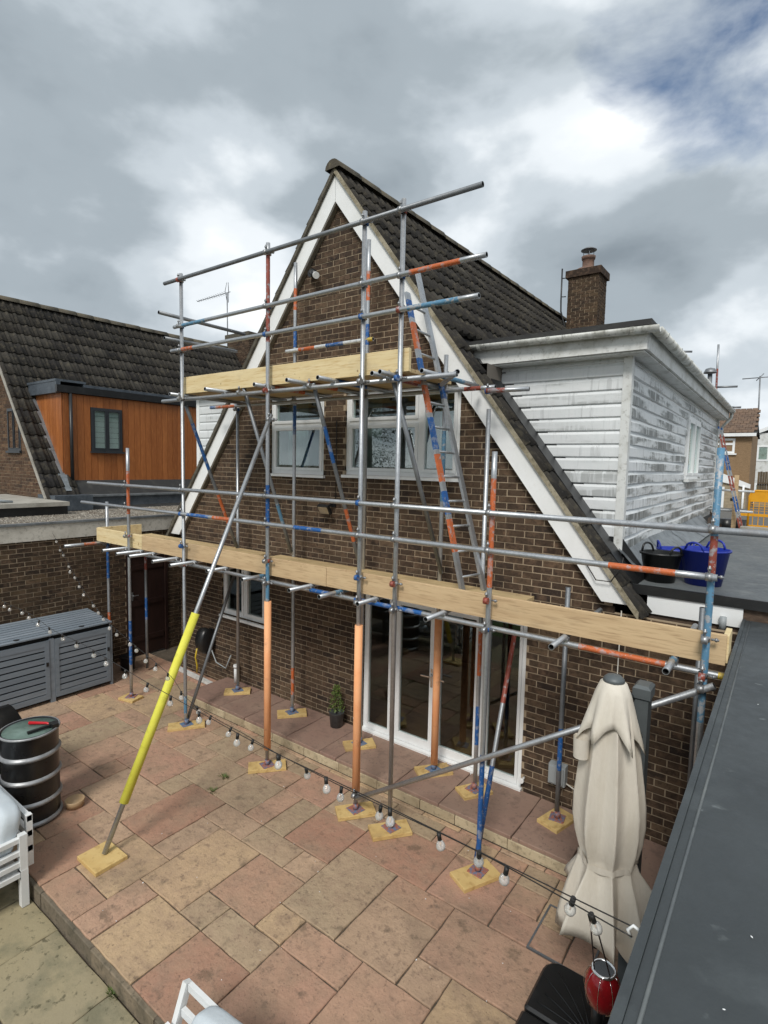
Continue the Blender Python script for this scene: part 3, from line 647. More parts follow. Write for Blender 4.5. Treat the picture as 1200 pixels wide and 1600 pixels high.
# lead apron where the dormer cheek meets the tiles
b = MB(); d = Vector((.6061, 0, -.7954)); n2 = Vector((.7954, 0, .6061))
p0 = Vector((-3.12, DY - .02, zslope(-3.12, .0))); L2 = 3.32
b.obox(p0 + d * (L2 / 2) + n2 * .02 + Vector((0, -.145, 0)), d * (L2 / 2), Vector((0, .15, 0)), n2 * .012)
b.obox(p0 + d * (L2 / 2) + n2 * .07 + Vector((0, .02, 0)), d * (L2 / 2), Vector((0, .012, 0)), n2 * .06); recalc(b.build('cheek_flashing', 'blacktrim', house))

# dormer ------------------------------------------------------------
def dormer_front(sg, dx, y, matn, parent):
    """horizontal boards clipped by the roof slope"""
    z = 2.92; bh = .145
    while z < 5.0:
        z1 = min(z + bh, 5.0)
        xi0 = RX + sg * ((RZ - .03 - z) / SL_); xi1 = RX + sg * ((RZ - .03 - z1) / SL_)
        xo = dx - sg * .055
        if (xo - xi0) * sg < .03: z = z1; continue
        y_b, y_t = y - .026, y - .006
        p = [(xi0, y_b, z + .012), (xo, y_b, z + .012), (xo, y_b, z1 - .035), (xi1, y_b, z1 - .035), (xi1, y_t, z1), (xo, y_t, z1), (xi0, y_t, z), (xo, y_t, z)]
        b = MB(); b.v = p
        for k_, q in enumerate(((0, 1, 2, 3), (3, 2, 5, 4), (0, 6, 7, 1), (1, 7, 5, 2), (0, 3, 4, 6))): b.cm = 0 if k_ == 0 else 1; b.face(q)
        recalc(b.build('cladding_board', [matn, 'clad_clean'], parent)); z = z1
df = MB(); df.poly([(-3.3, DY, 5.0), (DX, DY, 5.0), (DX, DY, 2.86)]); df = df.build('dormer_front', 'upvc_old', house)
dormer_front(1, DX, DY, 'clad_f', df)
dside = MB(); dside.poly([(DX, DY, 2.7), (DX, 14.85, 2.7), (DX, 14.85, 5.0), (DX, DY, 5.0)]); dside.poly([(DX, 14.85, 2.5), (-3.1, 14.85, 2.5), (-3.1, 14.85, 5.2), (DX, 14.85, 5.2)]); dside = dside.build('dormer_side', 'upvc_old', house)
WINS = (10.32, 11.80, 3.68, 4.72)
z = 2.92
while z < 5.0:
    z1 = min(z + .145, 5.0)
    segs = [(DY + .055, 14.82)]
    if WINS[2] < (z + z1) / 2 < WINS[3]: segs = [(DY + .055, WINS[0] - .05), (WINS[1] + .05, 14.82)]
    for (ya, yb) in segs:
        n = max(2, int((yb - ya) / .5)); b = MB()
        # long plastic boards sag and buckle a little
        ph = ru(0, 6)
        for k in range(n + 1):
            yy = ya + (yb - ya) * k / n; sg_ = .006 * math.sin(yy * 1.7 + ph) + .004 * math.sin(yy * 4.1 + ph * 2); sx = .006 * math.sin(yy * 1.1 + ph) + .004 * math.sin(yy * 3 + ph)
            b.v += [(DX + .005, yy, z + sg_), (DX + .028 + sx, yy, z + .012 + sg_), (DX + .026 + sx, yy, z1 - .04 + sg_), (DX + .006, yy, z1 + sg_)]
        for k in range(n):
            o = k * 4
            for q in range(3): b.cm = 0 if q == 1 else 1; b.face((o + q, o + 4 + q, o + 5 + q, o + 1 + q))
        b.face((0, 1, 2, 3)); recalc(b.build('cladding_board', ['clad_s', 'clad_clean'], dside))
    z = z1
b = MB().box((DX - .055, DY - .034, 2.86), (DX + .034, DY + .055, 5.02)); b.build('corner_trim', 'upvc_old', house)
MB().box((DX + .006, 14.74, 2.7), (DX + .05, 14.86, 5.02)).build('corner_trim', 'upvc_old', house)
def window(parent, frm, x0, x1, z0, z1, y, mull, trans, glass, curtain=None, mname='upvc', ft=.055, axis='x', sash=True):
    """outer frame, sashes, panes; axis x: on a wall facing -y, axis y: on a wall facing +x (then y means x)"""
    def P(a, d, z): return (a, y + d, z) if axis == 'x' else (y - d, a, z)
    def bx(mb, a0, a1, d0, d1, zz0, zz1):
        p, q = P(a0, d0, zz0), P(a1, d1, zz1); mb.box(tuple(min(i, j) for i, j in zip(p, q)), tuple(max(i, j) for i, j in zip(p, q)))
    f = MB(); D0, D1 = .0, .07
    bx(f, x0, x0 + ft, D0, D1, z0, z1); bx(f, x1 - ft, x1, D0, D1, z0, z1); bx(f, x0 + ft, x1 - ft, D0, D1, z0, z0 + ft); bx(f, x0 + ft, x1 - ft, D0, D1, z1 - ft, z1)
    cols = [x0 + ft] + [v for m_ in mull for v in (m_ - ft / 2, m_ + ft / 2)] + [x1 - ft]
    for m_ in mull: bx(f, m_ - ft / 2, m_ + ft / 2, D0 + .001, D1, z0 + ft, z1 - ft)
    win = f.build(frm, mname, parent)
    for ci in range(0, len(cols), 2):
        a0, a1 = cols[ci], cols[ci + 1]
        tr = [t for (t, c) in trans if c is None or ci // 2 in c]
        rows = [z0 + ft] + [v for t in tr for v in (t - ft / 2, t + ft / 2)] + [z1 - ft]
        for t in tr: g_ = MB(); bx(g_, a0 + .001, a1 - .001, D0 + .002, D1, t - ft / 2, t + ft / 2); g_.build('transom_bar', mname, win)
        for ri in range(0, len(rows), 2):
            r0, r1 = rows[ri], rows[ri + 1]; s_ = .045 if sash else .012
            sh_ = MB()
            bx(sh_, a0 + .002, a0 + s_, D0 - .012, D1 - .01, r0 + .002, r1 - .002); bx(sh_, a1 - s_, a1 - .002, D0 - .012, D1 - .01, r0 + .002, r1 - .002)
            bx(sh_, a0 + s_, a1 - s_, D0 - .011, D1 - .01, r0 + .002, r0 + s_); bx(sh_, a0 + s_, a1 - s_, D0 - .011, D1 - .01, r1 - s_, r1 - .002)
            sh_.build('sash', mname, win)
            p_ = MB(); bx(p_, a0 + s_ - .004, a1 - s_ + .004, .022, .026, r0 + s_ - .004, r1 - s_ + .004); p_.build('pane', glass, win)
    return win, bx
wl, bx = window(house, 'window', *WL_, W + .03, [], [(4.36, None)], 'glass')
MB().box((WL_[0] - .03, W - .045, WL_[2] - .04), (WL_[1] + .03, W + .1, WL_[2] - .002)).build('sill', 'upvc', wl)
wr, _ = window(house, 'window', *WR_, W + .03, [-3.75], [(4.36, (0,))], 'glass')
MB().box((WR_[0] - .03, W - .045, WR_[2] - .04), (WR_[1] + .03, W + .1, WR_[2] - .002)).build('sill', 'upvc', wr)
kw, _ = window(house, 'window', *KW, W + .03, [-7.10], [], 'glass_d')
MB().box((KW[0] - .03, W - .045, KW[2] - .04), (KW[1] + .03, W + .1, KW[2] - .002)).build('sill', 'upvc', kw)
ww, _ = window(house, 'dormer_window', *WINS, DX + .045, [11.06], [], 'glass', axis='y')
MB().box((DX + .02, WINS[0] - .04, WINS[2] - .05), (DX + .10, WINS[1] + .04, WINS[2] - .002)).build('sill', 'upvc_old', ww)
# curtains and blinds inside
b = MB()
for x0, x1 in ((-6.38, -5.95), (-4.85, -4.55), (-3.62, -3.3)):
    n = 12; o = len(b.v)
    for k in range(n + 1): xx = x0 + (x1 - x0) * k / n; yy = W + .3 + .03 * math.sin(k * 2.1); b.v += [(xx, yy, 3.5), (xx, yy, 4.8)]
    for k in range(n): b.face((o + 2 * k, o + 2 * k + 2, o + 2 * k + 3, o + 2 * k + 1))
b.build('curtain', 'curtain', house)
# french doors: side light, two doors, side light
fd = MB(); x0, x1, z0, z1 = DOOR
fd.box((x0, W + .02, z0), (x0 + .05, W + .09, z1)).box((x1 - .05, W + .02, z0), (x1, W + .09, z1)).box((x0 + .05, W + .02, z1 - .05), (x1 - .05, W + .09, z1)).box((x0 + .05, W + .02, z0), (x1 - .05, W + .09, z0 + .055))
for m_ in (-4.07, -2.76): fd.box((m_ - .035, W + .021, z0 + .055), (m_ + .035, W + .09, z1 - .05))
fd = fd.build('french_doors', 'upvc', house)
MB().box((x0 - .02, W - .06, z0 - .0), (x1 + .02, W + .019, z0 + .05)).build('threshold', 'upvc', fd)
for i, (a, c, st) in enumerate(((x0 + .05, -4.105, .035), (-4.035, -3.424, .075), (-3.416, -2.795, .075), (-2.725, x1 - .05, .035))):
    b = MB(); zb, zt = z0 + .057, z1 - .052
    b.box((a + .002, W + .008, zb), (a + st, W + .06, zt)).box((c - st, W + .008, zb), (c - .002, W + .06, zt)).box((a + st, W + .009, zb), (c - st, W + .06, zb + st + .03)).box((a + st, W + .009, zt - st), (c - st, W + .06, zt))
    b.build('door_leaf' if i in (1, 2) else 'side_light', 'upvc', fd)
    MB().box((a + st - .004, W + .034, zb + st + .026), (c - st + .004, W + .039, zt - st + .004)).build('pane', 'glass_d', fd)
for hx, sg in ((-3.462, -1), (-3.378, 1)):
    b = MB(); b.box((hx - .016, W - .002, 1.02), (hx + .016, W + .009, 1.26)); b.cyl((hx, W, 1.17), (hx, W - .05, 1.17), .009, 8); b.bar((hx, W - .048, 1.17), (hx + sg * .13, W - .05, 1.165), .018, .016); b.build('door_handle', 'chrome', fd)
for hx in (-4.07, -2.76):
    for hz in (.35, 1.1, 1.85): MB().cyl((hx + .03, W + .004, hz - .05), (hx + .03, W + .004, hz + .05), .012, 8).build('hinge', 'upvc', fd)
# things seen dimly through the doors: a dog bowl and a chair stay implied by a plain sideboard and rug
MB().box((-4.9, 9.0, .14), (-3.4, 9.6, .9)).build('sideboard', 'wood_dark', house)

# dormer roof, fascia and gutters
dr = MB(); dr.box((-4.2, DY - .26, 5.255), (DX + .24, 15.05, 5.31)); dr = dr.build('dormer_roof', 'felt', house)
MB().box((-3.32, DY - .235, 5.02), (DX + .205, DY - .205, 5.253)).build('fascia', 'upvc_old', house)
MB().box((DX + .18, DY - .203, 5.02), (DX + .21, 15.0, 5.253)).build('fascia', 'upvc_old', house)
MB().box((-3.2, DY - .203, 5.0), (DX + .178, DY - .001, 5.018)).box((DX + .001, DY - .001, 5.001), (DX + .178, 15.0, 5.019)).build('soffit', 'upvc_old', house)
MB().box((-3.45, DY - .2, 5.03), (-3.19, DY + .5, 5.25)).build('lead_saddle', 'lead_dark', house)
def gutter(p0, p1, side, name='gutter'):
    """half-round gutter, open at the top"""
    p0, p1, sd_ = Vector(p0), Vector(p1), Vector(side); b = MB(); n = 8
    for p in (p0, p1):
        for i in range(n + 1): t = math.pi * i / n; b.v.append(tuple(p + sd_ * (math.cos(t) * .06) + Vector((0, 0, -math.sin(t) * .06 + .02))))
        for i in range(n + 1): t = math.pi * (1 - i / n); b.v.append(tuple(p + sd_ * (math.cos(t) * .054) + Vector((0, 0, -math.sin(t) * .054 + .02))))
    m_ = 2 * (n + 1); b.smooth = True
    for i in range(m_): j = (i + 1) % m_; b.face((i, j, m_ + j, m_ + i))
    b.smooth = False; b.face(range(m_)); b.face(range(m_, 2 * m_)); g_ = recalc(b.build(name, 'gutter', house))
    l = (p1 - p0).length; k = .35; dd = (p1 - p0).normalized()
    while k < l:
        c = p0 + dd * k; q = MB()
        pts = [c + sd_ * (math.cos(math.pi * i / 8) * .066) + Vector((0, 0, -math.sin(math.pi * i / 8) * .066 + .022)) for i in range(9)]
        for a, e_ in zip(pts, pts[1:]): q.bar(a, e_, .035, .006, dd.cross(e_ - a))
        q.build('gutter_bracket', 'gutter', g_); k += .85
    return g_
gutter((-3.42, DY - .30, 5.225), (DX + .33, DY - .30, 5.20), (0, 1, 0)); gutter((DX + .275, DY - .235, 5.205), (DX + .275, 15.0, 5.19), (1, 0, 0))
b = MB(); b.pipe([(DX + .27, 14.95, 5.15), (DX + .26, 14.95, 5.05), (DX + .1, 14.92, 4.85), (DX + .09, 14.92, 2.6)], .034, 10); b.build('downpipe', 'gutter', house)
# lead apron at the dormer foot
y = DY - .1
while y < 12.6:
    l = min(1.5, 12.7 - y); b = MB(); o = 0; n = 5
    for yy in (y, y + l + .03):
        for i in range(n + 1):
            t = i / n; b.v.append((DX + .012 + .34 * t, yy, 2.95 - .27 * t ** .8 + .012 * math.sin(i * 2 + yy) + (.006 if yy == y else 0)))
    b.smooth = True
    for i in range(n): b.face((i, i + 1, n + 2 + i, n + 1 + i))
    recalc(b.build('lead_apron', 'lead', house)); y += 1.5
# left-hand dormer, mostly behind the gable
ldx = -8.92; LDY = 6.22
ld = MB(); ld.poly([(RX - (RZ - 5.0) / SL_, LDY, 5.0), (ldx, LDY, 5.0), (ldx, LDY, 2.7)]); ld.poly([(ldx, LDY, 2.6), (ldx, 14.85, 2.6), (ldx, 14.85, 5.0), (ldx, LDY, 5.0)]); ld = ld.build('dormer_front', 'upvc_old', house)
dormer_front(-1, ldx, LDY, 'clad_clean', ld)
MB().box((ldx - .034, LDY - .034, 2.7), (ldx + .055, LDY + .05, 5.02)).build('corner_trim', 'upvc', house)
MB().box((ldx - .2, LDY - .2, 5.02), (-6.6, 15, 5.3)).build('dormer_roof', 'felt', house)
# chimney at the far gable
ch = MB().box((-4.80, 14.06, 6.2), (-4.06, 14.72, 8.55)).build('chimney', 'mortar', house)
bricks(ch, (-4.80, 14.052, 6.6), (1, 0, 0), (0, -1, 0), .74, 1.95, lambda u, v: True, [], 0, 'brick', 'brick2_s', name='chimney_brick')
bricks(ch, (-4.052, 14.06, 6.6), (0, 1, 0), (1, 0, 0), .66, 1.95, lambda u, v: True, [], 0, 'brick', 'brick2_s', name='chimney_brick', seed=4)
MB().box((-4.86, 14.0, 8.55), (-4.0, 14.78, 8.72)).build('chimney_cap', 'brick_s', ch)
b = MB(); b.lathe([(.36, 8.72), (.30, 8.78), (.17, 8.83), (.14, 8.85), (.14, 9.02), (.16, 9.03), (.17, 9.1), (.12, 9.1)], (-4.43, 14.38, 0), 16); b.build('chimney_pot', 'terracotta', ch)
b = MB(); b.lathe([(.001, 9.32), (.1, 9.31), (.19, 9.26), (.19, 9.25), (.001, 9.27)], (-4.43, 14.38, 0), 16)
for k in range(4): a = k * math.pi / 2 + .4; b.cyl((-4.43 + .12 * math.cos(a), 14.38 + .12 * math.sin(a), 9.08), (-4.43 + .12 * math.cos(a), 14.38 + .12 * math.sin(a), 9.27), .008, 6)
b.build('cowl', 'G2', ch)
b = MB(); b.pipe([(-4.78, 13.98, 6.9), (-4.82, 13.96, 7.4), (-4.92, 13.96, 7.75), (-4.93, 13.96, 8.0), (-4.93, 13.95, 8.78)], .02, 8); b.cyl((-4.93, 13.96, 8.55), (-4.82, 14.0, 8.55), .012, 6); b.cyl((-4.93, 13.96, 8.1), (-4.82, 14.0, 8.1), .012, 6); b.build('aerial_mast', 'blacktrim', ch)
# small fixtures on the gable
b = MB(); b.cyl((-5.56, W - .01, 6.44), (-5.56, W - .09, 6.44), .05, 12); b.cyl((-5.52, W - .09, 6.45), (-5.40, W - .15, 6.37), .05, 12); b.build('security_camera', 'black_pl', house)
b = MB(); b.cyl((-5.40, W - .149, 6.37), (-5.375, W - .162, 6.358), .046, 12); b.build('camera_lens_hood', 'upvc', house)
b = MB(); b.box((-5.2, W - .03, 3.2), (-5.1, W, 3.3)); b.bar((-5.15, W - .03, 3.24), (-5.17, W - .12, 3.2), .03, .03); b.obox((-5.18, W - .15, 3.17), (.1, 0, 0), (0, .035, -.06), (0, .02, .012)); b.build('floodlight', 'black_pl', house)
b = MB(); b.obox((-5.18, W - .173, 3.158), (.085, 0, 0), (0, .028, -.048), (0, .004, .002)); b.build('floodlight_lens', 'chrome', house)
b = MB(); b.box((-1.90, W - .09, .40), (-1.72, W - .001, .62)); b.box((-1.885, W - .105, .42), (-1.735, W - .09, .6)); b.build('outdoor_socket', 'grey_pl', house)
b = MB(); b.pipe([(-1.72, W - .03, .42), (-1.5, W - .02, .33), (-1.3, W - .02, .38), (-1.0, W - .02, .32)], .008, 6); b.build('socket_cable', 'whitewire', house)
for dx_ in (-2.20, -4.62):
    b = MB(); b.cyl((dx_, W - .001, .3), (dx_, W - .07, .3), .012, 8); b.cyl((dx_, W - .07, .3), (dx_, W - .10, .3), .028, 10); b.build('door_stop', 'upvc', house)
b = MB(); b.pipe([(-1.27, W - .012, 2.4), (-1.275, W - .012, 1.5), (-1.28, W - .012, .9)], .006, 6); b.build('wall_cable', 'whitewire', house)
b = MB(); b.pipe([(-5.1, W - .012, 4.4), (-5.1, W - .012, 3.3)], .006, 6); b.build('wall_cable', 'cable', house)
b = MB(); b.pipe([(-1.62, YB - .02, 2.86), (-1.50, YB - .05, 2.70), (-1.36, YB - .05, 2.70), (-1.27, YB - .03, 2.86), (-1.26, YB - .02, 2.95)], .006, 6); b.build('loose_cable', 'cable', house)

# ------------------------------------------------------------------ flat roofs on the right
ga = thing('rear_flat_roof', 'grey flat roof with black edge trim and white fascia beside the white dormer', 'flat roof', (2, 9, 0))
MB().box((-1.16, 5.88, 2.60), (6, 12.75, 2.665)).build('roof_membrane', 'grp2', ga)
MB().box((-1.20, 5.845, 2.575), (6, 5.879, 2.668)).build('edge_trim', 'blacktrim', ga)
MB().box((-1.06, 5.862, 2.395), (-.262, 5.885, 2.573)).build('fascia', 'upvc', ga)
MB().box((-1.05, 5.89, -.1), (6, 12.7, 2.598)).build('wall', 'darkbrick', ga)
MB().cyl((-.41, 5.83, 2.36), (-.41, 5.83, 2.48), .03, 10).build('vent_stub', 'grey_pl', ga)
fg = thing('garden_room', 'dark grey flat roofed garden room filling the right foreground', 'building', (3, 1, 0))
MB().box((-.235, -4.0, 2.40), (6, 5.84, 2.478)).build('roof_membrane', 'grp', fg)
b = MB(); b.box((-.262, -4.0, 2.33), (-.236, 5.84, 2.486)); b.build('edge_trim', 'grp', fg)
b = MB(); b.pipe([(-.20, -3.9, 2.478), (-.205, 1, 2.479), (-.198, 3, 2.478), (-.202, 5.8, 2.479)], .006, 6); b.build('membrane_fold', 'grp2', fg)
MB().box((-.215, -3.9, -.2), (5.9, 5.76, 2.395)).build('wall', 'darkbrick', fg)
rs = random.Random(3)
# ------------------------------------------------------------------ tubs on the flat roof
def tub(name, label, x, y, r0, r1, h, m_, rot, crumple=0.0):
    t = thing(name, label, 'bucket', (x, y, 2.667), 'flexible tubs on the flat roof'); b = MB()
    def fn(th, r, z):
        k = 1 + crumple * math.sin(2 * th + .6) * (z / h); return (r * k * math.cos(th), r * k * math.sin(th), z)
    b.lathe([(.001, .006), (r0, .006), (r0 + .004, 0), (r1, h), (r1 + .012, h), (r1 + .012, h - .02), (r1 - .006, h - .012), (r0 - .006, .016), (.001, .016)], (x, y, 2.667), 28, fn); recalc(b.build('tub_body', m_, t))
    for sg in (-1, 1):
        a = rot + (0 if sg > 0 else math.pi); pts = []
        for k in range(9):
            q = -1 + 2 * k / 8; pts.append((x + math.cos(a + q * .42) * r1 * (1 + crumple * math.sin(2 * (a + q * .42) + .6)) * 1.01, y + math.sin(a + q * .42) * r1 * (1 + crumple * math.sin(2 * (a + q * .42) + .6)) * 1.01, 2.667 + h - .01 + .085 * (1 - q * q) ** .5))
        MB().pipe(pts, .011, 8).build('handle', m_, t)
tub('rubble_tub', 'black flexible plastic tub on the flat roof beside the dormer', -1.02, 6.22, .135, .185, .30, 'black_pl', 2.6, .06)
tub('rubble_tub', 'larger blue flexible plastic tub right of the black one, nearest the roof edge', -.645, 6.36, .16, .215, .36, 'blue_pl', 1.2, .05)
tub('rubble_tub', 'blue flexible tub half hidden behind the black tub', -.98, 6.80, .13, .17, .28, 'blue_pl', .4, .05)

# ------------------------------------------------------------------ left: garage wall, gravel roof, neighbour
gar = thing('garage', 'low brick garage with pale fascia and gravelled flat roof at the left', 'garage', (-11, 4, 0))
GX = -9.92
b = MB(); DG = (5.30, 6.16, 0, 2.05)
for (y0, y1, z0, z1) in ((-2, 5.30, -.2, 2.6), (5.30, 6.16, 2.05, 2.6), (6.16, 9.5, -.2, 2.6)): b.poly([(GX - .0045, y0, z0), (GX - .0045, y1, z0), (GX - .0045, y1, z1), (GX - .0045, y0, z1)])
gwl = b.build('garage_wall', 'mortar', gar)
bricks(gwl, (GX, 2.4, 0), (0, 1, 0), (1, 0, 0), 5.2, 2.45, lambda u, v: True, [(DG[0] - 2.4, DG[1] - 2.4, 0, 2.05)], 300, 'brick2', 'brick2_s', seen=lambda p: p.y > 2.9 and p.z > .6, seed=9)
b = MB(); b.box((GX - .05, 5.30, 0), (GX + .012, 5.36, 2.05)).box((GX - .05, 6.10, 0), (GX + .012, 6.16, 2.05)).box((GX - .05, 5.36, 1.99), (GX + .012, 6.10, 2.05)); gd = b.build('door_frame', 'wood_dark', gar)
b = MB(); b.box((GX - .06, 5.365, .02), (GX - .02, 6.095, 1.985)); gd2 = b.build('timber_door', 'wood_dark', gar)
for zz_ in (.35, 1.05, 1.75): MB().box((GX - .02, 5.40, zz_ - .05), (GX - .004, 6.06, zz_ + .05)).build('ledge', 'wood_dark', gd2)
b = MB(); b.box((GX - .02, 5.40, 1.12), (GX - .008, 5.44, 1.28)); b.cyl((GX - .01, 5.42, 1.22), (GX + .04, 5.42, 1.22), .008, 8); b.bar((GX + .04, 5.42, 1.22), (GX + .04, 5.52, 1.22), .016, .014); b.build('door_handle', 'zinc', gd2)
MB().box((GX - .02, -2, 2.44), (GX + .03, 7.5, 2.70)).build('fascia', 'fasc', gar)
MB().box((GX - .06, -2, 2.701), (GX + .05, 7.5, 2.735)).build('edge_trim', 'lead', gar)
MB().box((-13.4, -2, 2.55), (GX - .06, 9.5, 2.70)).build('flat_roof', 'gravel', gar)
# loose chippings as real stones
b = MB(); rg = random.Random(2)
for k in range(5200):
    x_, y_ = rg.uniform(-12.4, GX - .07), rg.uniform(2.9, 8.2); s_ = rg.uniform(.008, .02); a = rg.uniform(0, 6.28); b.cv = rg.uniform(.01, 1)
    c, s2 = math.cos(a) * s_, math.sin(a) * s_; h_ = s_ * .8; o = len(b.v)
    b.v += [(x_ + c, y_ + s2, 2.698), (x_ - s2, y_ + c, 2.698), (x_ - c, y_ - s2, 2.698), (x_ + s2, y_ - c, 2.698), (x_ + c * .3, y_ + s2 * .2, 2.70 + h_)]
    for q in ((0, 1, 4), (1, 2, 4), (2, 3, 4), (3, 0, 4)): b.face([o + i for i in q])
M['chip'] = mat('chippings', None, .95, rnd=[lin(150, 144, 132), lin(110, 102, 92), lin(178, 172, 160), lin(92, 80, 68)], src='attr')
b.build('roof_chippings', 'chip', gar, kind='stuff')
MB().box((-14.6, 1.0, 2.6), (-11.5, 4.985, 2.87)).build('raised_roof_kerb', 'blacktrim', gar)
MB().box((-14.6, .95, 2.871), (-11.42, 4.99, 2.95)).build('raised_roof_slab', 'conc', gar)
MB().pipe([(-11.7, 2.6, 2.99), (-11.7, 3.9, 2.99), (-11.72, 4.1, 2.96)], .03, 8).build('overflow_pipe', 'grey_pl', gar)

# unseen cover and end wall added to darken the passage
lt = tag(MB().box((GX + .03, 6.35, 2.36), (XL, 9.2, 2.42)).build('passage_shade_cover', 'felt'), 'added unseen flat cover shading the passage between the garage and the house', 'canopy')
tag(MB().box((GX, 8.8, -.1), (XL, 8.95, 2.36)).build('passage_shade_wall', 'darkbrick'), 'added unseen brick wall keeping the passage beside the house dark', 'wall')

nb = thing('neighbour_house', 'neighbouring dark tiled house with orange timber clad dormer at the left', 'house', (-16, 9, 0))
NX, NZ, NY = -15.9, 7.66, 5.0
def zs2(x, off): return NZ + off - SL_ * abs(x - NX)
nroof = MB()
for sg in (-1, 1): nroof.poly([(NX, NY - .05, NZ - .05), (NX + sg * 4.0, NY - .05, zs2(NX + 4.0, -.05)), (NX + sg * 4.0, 13.2, zs2(NX + 4.0, -.05)), (NX, 13.2, NZ - .05)])
nroof = nroof.build('roof', 'felt', nb)
NDY, NDX = 5.44, -12.66
lay_tiles(nroof, 1, NX, NZ, NY - .06, 13.2, lambda c: c.z > 5.42 or (c.y < NDY + .02 and c.z > 3.0))
ridge_row(nroof, NX, NZ + .03, NY - .06, 13.0)
b = MB(); b.poly([(-20, NY + .02, 2.4), (NX + 3.9, NY + .02, 2.4), (NX + 3.6, NY + .02, zs2(NX + 3.6, -.2)), (NX, NY + .02, NZ - .2), (-20, NY + .02, zs2(-20, -.2))]); ngw = b.build('gable_wall', 'mortar', nb)
NW = (-15.15, -14.10, 3.85, 5.1)
bricks(ngw, (-18.5, NY + .012, 2.9), (1, 0, 0), (0, -1, 0), 6.4, 4.6, lambda u, v: (v + 2.9) < zs2(u - 18.5, -.18), [], 0, 'brick', 'brick3_s', seed=12)
nw, _ = window(nb, 'window', -14.42, -13.72, 3.95, 4.9, NY + .0, [-14.07], [], 'glass', mname='anthra', sash=False)
MB().box((-14.46, NY - .04, 3.90), (-13.68, NY + .05, 3.948)).build('sill', 'anthra', nw)
def nb_barge(x0, x1, top, bot, y0, y1, name, m_):
    p = [(x0, y0, zs2(x0, top)), (x1, y0, zs2(x1, top)), (x1, y0, zs2(x1, bot)), (x0, y0, zs2(x0, bot))]; recalc(MB().prism(p, (0, y1 - y0, 0)).build(name, m_, nb))
nb_barge(NX, NX + 3.55, -.03, -.09, NY - .09, NY + .02, 'verge', 'conc'); nb_barge(NX, NX + 3.55, -.10, -.24, NY - .05, NY + .011, 'bargeboard', 'anthra')
# dormer of the neighbour
MB().poly([(NX + (NZ - 5.2) / SL_, NDY, 5.2), (NDX, NDY, 5.2), (NDX, NDY, zs2(NDX, -.02))]).poly([(NDX, NDY, 3.0), (NDX, 12.6, 3.0), (NDX, 12.6, 5.2), (NDX, NDY, 5.2)]).build('dormer_core', 'dark_gap', nb)
ds = bpy.data.objects['dormer_core']
NWIN = (6.02, 6.72, 3.98, 5.0 - .05)
y = NDY + .0; rb = random.Random(8)
while y < 12.5:
    wdt = rb.choice((.14, .14, .15)); 
    segs = [(3.04, 5.2)]
    if y + wdt > NWIN[0] and y < NWIN[1]: segs = [(3.04, NWIN[2]), (NWIN[3], 5.2)]
    for z0, z1 in segs:
        if z1 - z0 > .03: put('cladding_board', MB().box((NDX, y + .003, z0), (NDX + .022 + rb.uniform(0, .003), y + wdt - .003, z1), skip=('-x',)).mesh('cladding_board', 'wood_clad'), ds)
    y += wdt
x_ = NDX - .002
while x_ > -14.0:
    z0a, z0b = zs2(x_, .03), zs2(x_ - .14, .03)
    if z0b < 5.17:
        p = [(x_ - .003, NDY - .024, max(z0a, 3.1)), (x_ - .137, NDY - .024, max(z0b, 3.1)), (x_ - .137, NDY - .024, 5.2), (x_ - .003, NDY - .024, 5.2)]
        recalc(MB().prism(p, (0, .022, 0)).build('cladding_board', 'wood_clad', ds))
    x_ -= .14
nw2, _ = window(nb, 'window', *NWIN, NDX + .045, [6.37], [], 'glass', mname='anthra', axis='y', sash=False, ft=.06)
b = MB()
for k in range(7): b.box((NDX + .004, NWIN[0] + .07, 4.05 + k * .12), (NDX + .012, NWIN[1] - .07, 4.05 + k * .12 + .112))
b.build('blind', 'blind', nw2)
MB().box((NDX + .0, NWIN[0] - .03, NWIN[2] - .04), (NDX + .10, NWIN[1] + .03, NWIN[2] - .002)).build('sill', 'anthra', nw2)
MB().cyl((NDX + .06, NDY + .14, 3.1), (NDX + .06, NDY + .14, 5.2), .035, 10).build('downpipe', 'blacktrim', nb)
MB().box((-14.05, NDY - .12, 5.20), (NDX - .0, NDY - .03, 5.44)).box((-14.1, NDY - .13, 5.441), (NDX + .0, NDY + .5, 5.49)).build('lead_fascia', 'lead_dark', nb)
MB().box((NDX - .001, NDY - .14, 5.21), (NDX + .09, 12.7, 5.36)).build('gutter', 'blacktrim', nb)
MB().box((-14.4, NDY + .45, 5.30), (NDX - .002, 12.7, 5.43)).build('dormer_roof', 'lead_dark', nb)
b = MB(); d = Vector((.6061, 0, -.7954)); n2 = Vector((.7954, 0, .6061)); p0 = Vector((-13.95, NDY - .05, zs2(-13.95, 0)))
for k in range(7): b.obox(p0 + d * (.18 + k * .36) + n2 * (.035 + .003 * (k % 2)), d * .19, Vector((0, .085, 0)), n2 * .008)
recalc(b.build('stepped_flashing', 'lead', nb))
MB().box((NDX - .2, NY - .02, 2.71), (NDX + .62, NDY + .3, 3.03)).build('lead_box', 'lead_dark', nb)
MB().box((NDX - .2, NDY + .3, 2.71), (NDX + .45, 12.6, 2.98)).build('lead_upstand', 'lead_dark', nb)
MB().box((NDX - .2, NDY + .3, 2.981), (NDX + .5, 12.6, 3.02)).build('upstand_capping', 'lead', nb)
nc = MB().box((-16.2, 12.5, 6.5), (-15.1, 13.1, 8.05)).build('chimney', 'mortar', nb)
bricks(nc, (-16.2, 12.492, 6.9), (1, 0, 0), (0, -1, 0), 1.1, 1.14, lambda u, v: True, [], 0, 'brick', 'brick_s', name='chimney_brick', seed=3)
